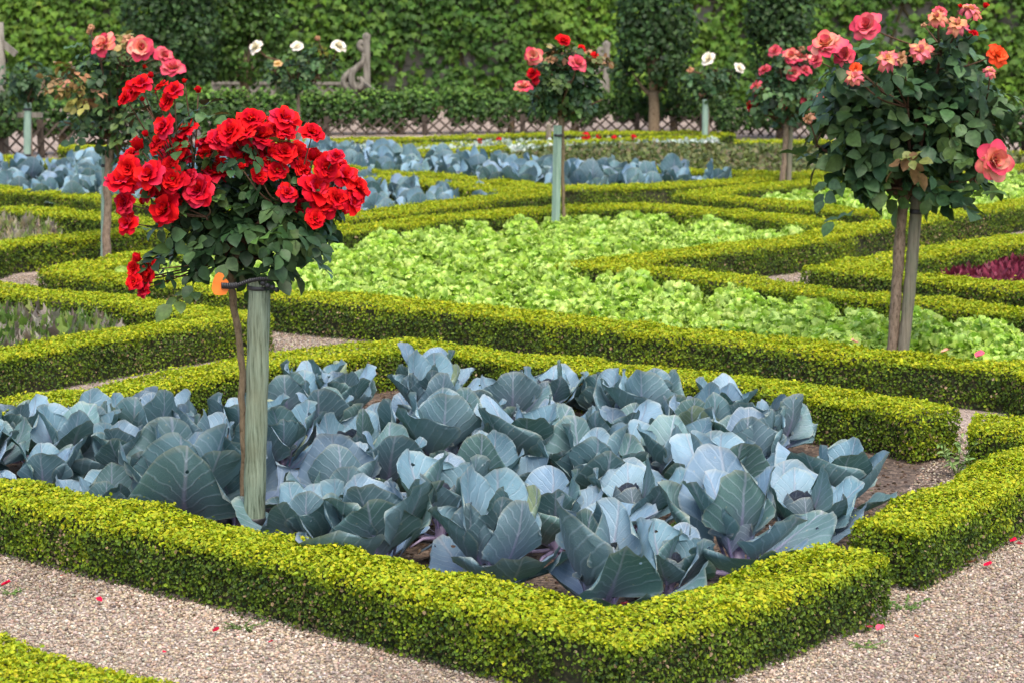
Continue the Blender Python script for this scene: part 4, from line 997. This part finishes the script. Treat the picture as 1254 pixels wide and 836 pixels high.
# --- tall rose at the right
rose_tree('tall full standard rose with coral and faded pink blooms at the right', (1104, 458),
          [(1105, 160, 88, 72), (1045, 155, 55, 58), (1165, 145, 58, 66), (1150, 85, 48, 45), (1075, 95, 58, 35), (1108, 212, 76, 30), (1060, 206, 38, 34), (1195, 120, 25, 45), (1165, 225, 38, 24)], 400, .085,
          [(1087, 462, .027), (1093, 420, .026), (1100, 330, .026), (1105, 258, .026), (1108, 235, .028)],
          cv([(128, 170, 62, 'c', -.4), (273, 100, 55, 'p', -.3), (195, 207, 40, 'p', -.35), (228, 282, 38, 'w', -.45), (232, 250, 20, 'o', -.4), (348, 217, 46, 'w', -.45), (398, 215, 30, 'n', -.4), (470, 187, 48, 'w', -.45), (530, 65, 42, 'w', -.3), (540, 45, 25, 'p', -.25), (605, 92, 42, 'w', -.35), (655, 38, 42, 'w', -.3), (705, 30, 20, 'b', -.3), (615, 30, 14, 'b', -.3),
              (748, 203, 40, 'o', -.3), (725, 262, 26, 'w', -.4), (735, 588, 66, 'c', -.4), (60, 432, 26, 'n', -.3), (665, 125, 18, 'r', -.3), (90, 222, 26, 'p', -.1), (480, 92, 12, 'n')], 970, 0, 2.986),
          extra=[([(1112, 200, 10, 5, -.55)], 1, [(.09, .12, .03), (.16, .1, .05)])],
          loose=[(1032, 265, -.3, -.5), (1012, 232, -.3, -1), (990, 190, -.2, -1), (1195, 240, -.3, .6), (1185, 255, -.3, .2), (1170, 235, -.3, .2), (1205, 215, -.25, 1), (1215, 130, -.2, 1), (1000, 120, -.2, -1)], bark=M_BARK_GREY)
stake('thick weathered stake standing close against the trunk of the tall right-hand rose', [(1102, 462), (1107, 420), (1116, 330), (1123, 240)], .0295, M_STAKE_GREY, (1110, 457), yofs=-.03, bands=[(1122, 259, 6)], bandr=1.12, k=16)

# --- cream rose at the far right
rose_tree('small standard rose with two cream blooms beside the fruit tree at right', (865, 178), [(866, 100, 24, 20), (862, 112, 26, 16), (878, 95, 16, 14), (900, 92, 8, 10)], 140, .058,
          [(867, 178, .016), (867, 150, .016), (866, 118, .016)], [(868, 73, 9, 'h', -.1), (905, 84, 7, 'h', -.1), (845, 86, 5, 'n', -.1)], bark=M_BARK_GREY)
stake('pale green stake under the small cream rose at right', [(863, 178), (864, 122)], .034, M_STAKE_BLUE, (863, 178), yofs=-.06)
stake('short grey stake standing behind the central rose stake', [(672, 180), (672, 152)], .028, M_STAKE_GREY, (672, 180))
stake('pale green far stake half hidden behind the tall right-hand rose', [(1199, 196), (1199, 150)], .034, M_STAKE_BLUE, (1199, 196))
stake('brown far post behind the tall right-hand rose', [(1207, 196), (1207, 145)], .03, M_BARK_GREY, (1207, 196), yofs=.1)

# ------------------------------------------------------------------ background: fence, espalier shrubs, arbour, trees, vine wall
def lattice(px, height, label, mat=M_DARK_WOOD, step=.135, rail=False, wbar=.02):
    g = [P(x, y, 0) for x, y in px]; loc = np.mean(g, 0); rt = empty('lattice_fence', loc, label, 'fence')
    a = Acc(); b_ = Acc(); c = Acc()
    for p, q in zip(g[:-1], g[1:]):
        L = np.linalg.norm(q - p); n = max(2, int(round(L / step))); d = (q - p) / L; nrm = np.array([d[1], -d[0], 0])
        for i in range(-int(height / step), n + 1):
            s0 = i * L / n; s1 = s0 + height
            for sg, off in ((1, .006), (-1, -.006)):
                A, B_ = (s0, s1) if sg > 0 else (s1, s0); z0, z1 = .02, height
                if min(A, B_) < 0 or max(A, B_) > L:
                    if sg > 0:
                        if A < 0: z0 += -A; A = 0
                        if B_ > L: z1 -= B_ - L; B_ = L
                    else:
                        if A > L: z0 += A - L; A = L
                        if B_ < 0: z1 -= -B_; B_ = 0
                if z1 - z0 > .03: bar(a, p + d * A + nrm * off + [0, 0, z0], p + d * B_ + nrm * off + [0, 0, z1], wbar, .009)
        if rail: bar(b_, p + nrm * .02 + [0, 0, height], q + nrm * .02 + [0, 0, height], .035, .03)
    a.build('lattice', mat, rt, loc, smooth=False)
    if rail: b_.build('top_rail', mat, rt, loc, smooth=False)
    for p in g:
        c = Acc(); bar(c, p + [0, .03, -.02], p + [0, .03, height + .03], .06, .05); c.build('post', mat, rt, loc, smooth=False)
    return rt
lattice([(-150, 205), (0, 197), (50, 194), (125, 189), (250, 177)], .36, 'dark wooden diamond lattice fence at the left, below the flowerless rose')
lattice([(250, 174.5), (400, 168), (520, 166), (640, 165), (780, 164), (860, 164), (1000, 174), (1130, 182), (1254, 190), (1560, 212)], .2, 'long dark wooden diamond lattice fence edging the far path')
lattice([(262, 139), (360, 139.5), (449, 140)], .40, 'silvery old wooden lattice fence of the arbour before the vine wall', M_OLD_WOOD, .13, rail=True, wbar=.032)
lattice([(449, 140), (462, 152)], .40, 'short silvery return side of the arbour lattice below the scroll bracket', M_OLD_WOOD, .13, rail=True, wbar=.032)

def arbour(px, py, Y, sgn, label, s=1.0, top=40, bottom=142):
    b_ = PD(px, bottom, Y); b_[2] = 0; rt = empty('scroll_post', b_, label, 'arbour post')
    a = Acc(); t = PD(px, top, Y)
    bar(a, b_, [b_[0], Y, t[2] - .06], .085, .085); tube(a, [[b_[0], Y, t[2] - .07], [b_[0], Y, t[2] - .03], [b_[0], Y, t[2]]], [.055, .05, .01], 4)
    a.build('post', M_OLD_WOOD, rt, b_, smooth=False)
    for k, off in ((0, 0), (1, 7)):
        pts = [(-4, 54), (-8, 52), (-10, 57), (-5, 62), (-1, 60), (-3, 74), (-12, 83), (-23, 90), (-29, 98), (-26, 107), (-20, 109), (-17, 103)] if k == 0 else [(-4, 66), (-6, 76), (-14, 84), (-19, 92), (-18, 103), (-12, 109), (-6, 104), (-8, 97), (-13, 97)]
        a = Acc(); ln = smooth_line([PD(px + sgn * x * s, py + (y - 54) * s, Y - .03 * k) for x, y in pts], 6)
        rad = np.interp(np.linspace(0, 1, len(ln)), [0, .2, .5, .8, 1], [.03, .038, .045, .04, .025]) * s
        tube(a, ln, rad, 8); a.build('scroll', M_OLD_WOOD, rt, b_)
    return rt
arbour(450, 54, P(450, 140)[1], 1, 'weathered wooden post with a carved S-shaped scroll against the vine wall')
arbour(742, 62, P(742, 140)[1], 1, 'weathered wooden scroll post half hidden behind the central rose', .9, 50)
pst = P(3, 197); a = Acc(); rt = empty('wooden_post', pst + [0, .1, 0], 'tall reddish brown weathered post at the far left edge', 'post')
t = PD(3, 28, pst[1]); tube(a, [pst + [0, .1, 0], [pst[0], pst[1] + .1, t[2]]], [.05, .045], 12); a.build('shaft', M_OLD_WOOD, rt, pst + [0, .1, 0])
a = Acc(); h_ = t[2]; bar(a, pst + [.02, .1, h_ - .2], pst + [.16, .1, h_ - .32], .06, .05); a.build('bracket', M_OLD_WOOD, rt, pst + [0, .1, 0], smooth=False)
a = Acc(); bar(a, pst + [.03, .1, .45], pst + [.4, .1, .45], .05, .04); a.build('rail', M_OLD_WOOD, rt, pst + [0, .1, 0], smooth=False)

def leafmass(acc, pts, rad, size, pal, tmpl=IVY, out=.8, up=.5, droop=.5, jit=.45):
    n = len(pts); nr = nz(rad * out + rng.normal(0, jit, (n, 3)) + [0, -.25, up]); ax = nz(rng.normal(0, .6, (n, 3)) + [0, 0, -droop])
    X, Y, Z = frames(nr, ax); s = size * rng.uniform(.65, 1.25, n)
    inst(acc, tmpl, pts, X, Y, Z, s, pick(pal, n, .2))

# dwarf apple shrubs trained along the fence
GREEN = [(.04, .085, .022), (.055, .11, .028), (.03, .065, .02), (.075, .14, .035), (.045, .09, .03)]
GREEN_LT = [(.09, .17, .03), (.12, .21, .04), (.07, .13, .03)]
def shrub(px, half, top, bottom, gy, n, label, trunkdx=0, pal=GREEN, tops=GREEN_LT, size=.05):
    g = P(px, gy, 0); Y = g[1] + .28; g = PD(px, gy, Y); g[2] = 0
    rt = empty('trained_apple_shrub', g, label, 'shrub', 'low trained apple shrubs along the lattice')
    a = Acc(); tube(a, [g + [trunkdx, 0, -.02], g + [trunkdx, 0, .2], g + [0, 0, .35]], [.05, .042, .03], 8)
    for s in (-1, 1): tube(a, smooth_line([g + [trunkdx, 0, .22], g + [s * half * Y / F * .5, 0, .3], g + [s * half * Y / F * .95, 0, .32]], 4), np.linspace(.03, .015, 9), 6)
    a.build('trunk', M_BARK, rt, g)
    k = 5; blobs = [(px + (i - (k - 1) / 2) * 2 * half / k + rng.normal(0, 4), (top + bottom) / 2 + rng.normal(0, 2), half / k * 1.35, (bottom - top) / 2 * rng.uniform(.9, 1.12)) for i in range(k)]
    a = Acc(); p, r = crown_points(blobs, Y, n, .9, .55); leafmass(a, p, r, size, pal, LFT)
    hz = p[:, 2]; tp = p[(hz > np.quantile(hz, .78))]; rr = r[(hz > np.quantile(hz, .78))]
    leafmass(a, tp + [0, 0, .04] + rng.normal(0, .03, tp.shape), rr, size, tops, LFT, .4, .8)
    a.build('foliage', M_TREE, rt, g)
shr = [(-60, 75, 122, 168, 200, 'behind the far left post'), (60, 70, 120, 166, 193, 'behind the flowerless rose'), (190, 75, 118, 160, 183, 'behind the coral left rose'), (300, 65, 117, 156, 173, 'below the old arbour lattice, left half'),
       (405, 60, 115, 155, 168, 'behind the cream rose stake'), (510, 60, 112, 153, 167, 'just right of the scroll post'), (610, 55, 114, 151, 166, 'left of the central rose'), (710, 60, 118, 150, 166, 'directly behind the central rose'),
       (830, 65, 124, 151, 165, 'at the foot of the fruit tree'), (945, 65, 127, 158, 173, 'behind the pink rose'), (1060, 65, 128, 164, 181, 'left behind the tall rose'), (1180, 65, 130, 170, 188, 'right behind the tall rose'), (1300, 65, 132, 176, 196, 'at the far right edge')]
for x, hf, tp, bt, gy, wh in shr:
    right = x > 800
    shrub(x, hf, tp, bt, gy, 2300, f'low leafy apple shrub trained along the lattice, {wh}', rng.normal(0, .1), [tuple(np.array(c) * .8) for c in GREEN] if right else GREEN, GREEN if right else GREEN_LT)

# trees before the wall
def tree(name, label, base, trunk_top, rad, blobs, n, size, pal, tmpl=LFT, cat='tree'):
    g = P(*base); Y = g[1]; rt = empty(name, g, label, cat)
    a = Acc(); tt = PD(*trunk_top, Y); tube(a, smooth_line([g - [0, 0, .03], g * .5 + tt * .5 + [.01, 0, 0], tt], 4), np.linspace(rad, rad * .8, 9), 10); a.build('trunk', M_BARK, rt, g)
    a = Acc()
    for b_ in blobs:
        e = PD(b_[0], b_[1], Y); tube(a, smooth_line([tt - [0, 0, .05], tt * .5 + e * .5 + rng.normal(0, .04, 3), e], 4), np.linspace(rad * .6, .008, 9), 6)
    a.build('limbs', M_BARK, rt, g)
    a = Acc(); p, r = crown_points(blobs, Y, n, 1.0, .5); keep = noise(p, 6, 4) > -.75; p, r = p[keep], r[keep]
    leafmass(a, p, r, size, pal, tmpl, .7, .5, .6)
    a.build('crown', M_TREE, rt, g)
DK = [(.028, .06, .02), (.04, .08, .024), (.022, .045, .018), (.05, .1, .03), (.035, .07, .03)]
tree('fruit_tree', 'small dense dark fruit tree with a bare trunk right of centre before the vine wall', (800, 166), (800, 112), .07,
     [(800, 60, 48, 45), (775, 90, 30, 28), (825, 92, 28, 28), (800, 5, 48, 50), (785, 30, 36, 40), (820, 35, 34, 40), (800, -40, 40, 50)], 5200, .065, DK)
tree('fruit_tree', 'dark green pear tree rising behind the coral left rose', (205, 168), (205, 105), .05,
     [(200, 60, 42, 45), (235, 40, 35, 50), (185, 20, 40, 45), (225, -10, 45, 45), (240, 85, 25, 25)], 4600, .065, DK)
tree('fruit_tree', 'lighter green tree behind the cream white rose', (300, 160), (300, 110), .05,
     [(300, 60, 35, 42), (325, 30, 30, 40), (285, 20, 36, 44), (305, -20, 45, 40), (270, 75, 18, 24)], 4200, .065, [(.045, .09, .02), (.06, .12, .025), (.08, .15, .028), (.035, .07, .018)])
tree('fruit_tree', 'dark slender tree behind the pink rose, right of centre', (955, 170), (955, 120), .05,
     [(955, 60, 38, 50), (965, 15, 36, 45), (940, 20, 30, 40), (955, -25, 40, 40), (975, 95, 30, 30)], 4200, .065, DK)

# stone wall with creeper
YW = 29.2
a = Acc(); x0, x1, hh = -14, 14, 4.5
a.add([(x0, YW, -.05), (x1, YW, -.05), (x1, YW, hh), (x0, YW, hh), (x0, YW + .6, -.05), (x1, YW + .6, -.05), (x1, YW + .6, hh), (x0, YW + .6, hh)],
      [[0, 1, 2, 3], [4, 7, 6, 5], [0, 3, 7, 4], [1, 5, 6, 2], [3, 2, 6, 7], [0, 4, 5, 1]])
tag(a.build('stone_wall', M_STONE, smooth=False), 'tall pale stone garden wall behind everything, mostly hidden by creeper', 'wall')
n = 64000; q = np.c_[rng.uniform(-11, 11, n), np.zeros(n), rng.uniform(0, 4.5, n)]
g = noise(q, 1.1, 1) * .5 + noise(q, 3.1, 6) * .5
lay = rng.random(n) ** .8
cl_ = noise(q, 6.5, 9) * .6 + noise(q * [1, 1, 1.6], 12, 2) * .4
q[:, 1] = YW - .03 - (.10 + .13 * np.clip(g + .4, 0, 1.4) + .14 * np.clip(cl_ + .3, 0, 1.3)) * lay
keep = np.ones(n, bool)
for (x, y, rx, ry) in [(500, 72, 22, 16), (535, 82, 14, 16), (575, 70, 14, 12), (485, 100, 20, 10), (600, 78, 10, 12), (1092, 25, 30, 25), (1240, 20, 12, 16), (1050, 40, 22, 18), (868, 12, 22, 14), (395, 85, 14, 10), (1120, 8, 30, 10)]:
    c = PD(x, y, YW); d = ((q[:, 0] - c[0]) / (rx * YW / F)) ** 2 + ((q[:, 2] - c[2]) / (ry * YW / F)) ** 2
    keep &= ~((d < 1 + .5 * noise(q, 9, 2)) & (rng.random(n) < .74))
q = q[keep]; g = g[keep]; n = len(q)
a = Acc(); nr = nz(np.c_[rng.normal(0, .45, n), np.full(n, -1.0), rng.normal(.55, .35, n)]); ax = nz(np.c_[rng.normal(0, .5, n), np.full(n, -.2), np.full(n, -1.0)])
X, Y, Z = frames(nr, ax); s = .094 * rng.uniform(.6, 1.35, n)
gg = np.clip(noise(q, .9, 8) * .45 + .42 + .3 * noise(q * [1, 0, 1.6], 6.5, 9) + rng.normal(0, .18, n), 0, 1)[:, None]
c = pick([(.045, .095, .022), (.055, .11, .024), (.035, .075, .02)], n) * (1 - gg) + pick([(.12, .20, .028), (.10, .18, .03), (.15, .23, .035)], n) * gg
inst(a, IVY, q, X, Y, Z, s, c)
for i in range(40):
    x = rng.uniform(-10, 10); tube(a, smooth_line([(x, YW - .02, 0), (x + rng.normal(0, .2), YW - .03, 1), (x + rng.normal(0, .5), YW - .03, 2.2), (x + rng.normal(0, .8), YW - .03, 3.8)], 5), np.linspace(.03, .008, 16), 5, (.12, .09, .06))
tag(a.build('wall_creeper', M_VINE), 'bright and dark green creeper covering the back wall', 'creeper')

# ------------------------------------------------------------------ small things: fallen petals, weeds
def fallen(px, py, z, r_px, col, label, cat='petal', name='fallen_petal'):
    p = P(px, py, z); s = r_px * p[1] / F; a = Acc()
    petal(a, 1.6, 1.5, R(10), R(45), rng.uniform(0, 6), .35, .15, rng.uniform(0, 6), col, col, np.array(col) * 1.1, r0=-.8, z0=.05)
    V = a.v[0] * s; a.v[0] = V + p + [0, 0, .004]
    o = a.build(name, M_PETAL, None, p); o.location = tuple(p); tag(o, label, cat)
RD, PK, CO = (.6, .01, .05), (.65, .1, .16), (.75, .35, .25)
for x, y, z, r_, c_, l_ in [(8, 718, .012, 8, RD, 'red petal on gravel at the left edge of the path'), (121, 737, .012, 6, RD, 'red petal on gravel below the left part of the front hedge'),
                            (265, 774, .012, 6, (.3, .01, .03), 'dark red petal on gravel close under the front hedge'), (331, 789, .012, 6, RD, 'bright red petal on gravel, rightmost on the left path'),
                            (201, 800, .012, 3.5, RD, 'tiny red petal in the middle of the left gravel path'), (76, 707, .012, 4, (.3, .02, .03), 'small dark red petal close under the hedge at far left'),
                            (1064, 771, .012, 7, PK, 'pink petal on gravel, left one of a pair by the hedge end'), (1078, 772, .012, 8, PK, 'larger pink petal on gravel, right one of a pair by the hedge end'),
                            (1122, 781, .012, 4, (.5, .05, .03), 'tiny red petal on gravel near the hedge end'), (1210, 694, .012, 7, RD, 'red petal at the foot of the right hedge'), (1248, 669, .012, 7, PK, 'crimson petal at right edge under the hedge'), (1241, 664, .012, 6, RD, 'red petal at far right beneath the hedge side'),
                            (1058, 752, .012, 5, (.35, .02, .05), 'dark red petal in the gap between the two near hedges'), (1046, 421, .175, 6, CO, 'pale coral petal lying on the long hedge left of the tall rose trunk'),
                            (1158, 433, .175, 7, CO, 'pale pink petal lying on the long hedge right of the tall rose trunk'), (1200, 438, .175, 9, PK, 'pink petal lying on the long hedge near the right edge'), (1236, 391, .13, 7, (.7, .15, .2), 'pink petal resting on the lettuces at right'),
                            (404, 664, .18, 7, (.22, .05, .03), 'curled dark red petal on the front hedge right of the stake'), (765, 742, .03, 7, PK, 'pink petal under the front corner cabbage'), (900, 742, .18, 3.5, (.5, .25, .2), 'small pale petal on the right arm of the front hedge'), (1068, 742, .01, 9, (.33, .2, .12), 'brown dry leaf in the gap between the near hedges'), (1190, 692, .01, 9, (.22, .09, .05), 'brown dry leaf under the right hedge')]:
    fallen(x, y, z, r_, c_, l_)

def weed(px, py, h, n, label, pal=((.14, .24, .06), (.2, .3, .09)), z=0., spread=.5):
    p = P(px, py, z); a = Acc(); rt = p
    for i in range(5):
        th = i * 1.3; tip = p + [cos(th) * h * spread, sin(th) * h * spread * .6, h * (1 - .12 * i)]
        ln = smooth_line([p, p * .5 + tip * .5 + [0, 0, h * .1], tip], 5); tube(a, ln, np.linspace(.003, .001, len(ln)), 4, (.12, .18, .05))
        k = n // 5; t_ = rng.integers(2, len(ln), k); pos = ln[t_]
        nr = nz(rng.normal(0, .5, (k, 3)) + [0, -.3, .8]); ax = nz(rng.normal(0, 1, (k, 3)) + [0, 0, .3]); X, Y, Z = frames(nr, ax)
        inst(a, LFT, pos, X, Y, Z, (h * .14 + .008) * rng.uniform(.6, 1.2, k)[:, None] * np.array([.5, 1, 1]), pick(pal, k))
    o = a.build('weed', M_HERB, None, p); o.location = tuple(p); tag(o, label, 'weed')
weed(1172, 585, .17, 70, 'feathery green weed growing in the gap between the hedges at right')
weed(592, 700, .22, 60, 'feathery green weed sticking up behind the front hedge', z=.02, spread=.3)
weed(1108, 746, .035, 160, 'low spreading weed on gravel at the end of the front hedge', ((.08, .15, .03), (.11, .2, .04)), spread=2.2)
weed(1060, 793, .02, 60, 'tiny sparse weed on gravel right of the front hedge corner', ((.1, .17, .03), (.13, .22, .05)), spread=3)
weed(15, 728, .02, 60, 'tiny weed tuft on gravel at the left edge', ((.1, .17, .03), (.13, .22, .05)), spread=2)
weed(297, 770, .02, 110, 'flat dark weed hugging the foot of the front hedge', ((.05, .09, .02), (.08, .13, .03)), spread=3.5)
weed(820, 660, .06, 160, 'bushy little weed on bare soil between the right-hand cabbages', ((.1, .2, .03), (.15, .27, .05)), spread=1.6)

# ------------------------------------------------------------------ light, sky, camera
w = bpy.data.worlds.new('World'); sc.world = w; w.use_nodes = True; nt = w.node_tree
SUN_EL, SUN_AZ = R(62), R(165)
sky = nt.nodes.new('ShaderNodeTexSky'); sky.sky_type = 'NISHITA'; sky.sun_disc = False
sky.sun_elevation = SUN_EL; sky.sun_rotation = SUN_AZ; sky.dust_density = 4.0; sky.air_density = 1.0; sky.ozone_density = 1.0
bg = nt.nodes['Background']; bg.inputs[1].default_value = .15; nt.links.new(sky.outputs[0], bg.inputs[0])
from mathutils import Vector
sl_ = bpy.data.lights.new('Sun', 'SUN'); sl_.energy = 1.0; sl_.angle = R(50); sl_.color = (1, .96, .9)
so = bpy.data.objects.new('Sun', sl_); COL.objects.link(so)
dv = Vector((sin(SUN_AZ) * cos(SUN_EL), cos(SUN_AZ) * cos(SUN_EL), sin(SUN_EL)))
so.rotation_euler = dv.to_track_quat('Z', 'Y').to_euler(); so.location = (0, 0, 20)

cam = bpy.data.cameras.new('Camera'); co = bpy.data.objects.new('Camera', cam); COL.objects.link(co)
cam.sensor_width = 36; cam.lens = F / 1254 * 36; cam.clip_end = 1000; cam.clip_start = .05
co.location = (0, 0, HC); co.rotation_euler = (pi / 2 - TH, 0, 0)
cam.dof.use_dof = True; cam.dof.focus_distance = 7.4; cam.dof.aperture_fstop = 6.3
sc.camera = co
vs = sc.view_settings; vs.view_transform = 'Standard'; vs.look = 'None'; vs.exposure = 1.4; vs.gamma = 1; vs.use_curve_mapping = False
sc.cycles.use_denoising = True
try: sc.cycles.denoiser = 'OPENIMAGEDENOISE'
except Exception: pass
sc.cycles.max_bounces = 6; sc.cycles.diffuse_bounces = 3; sc.cycles.glossy_bounces = 2; sc.cycles.transmission_bounces = 3; sc.cycles.transparent_max_bounces = 4
sc.cycles.sample_clamp_indirect = 4
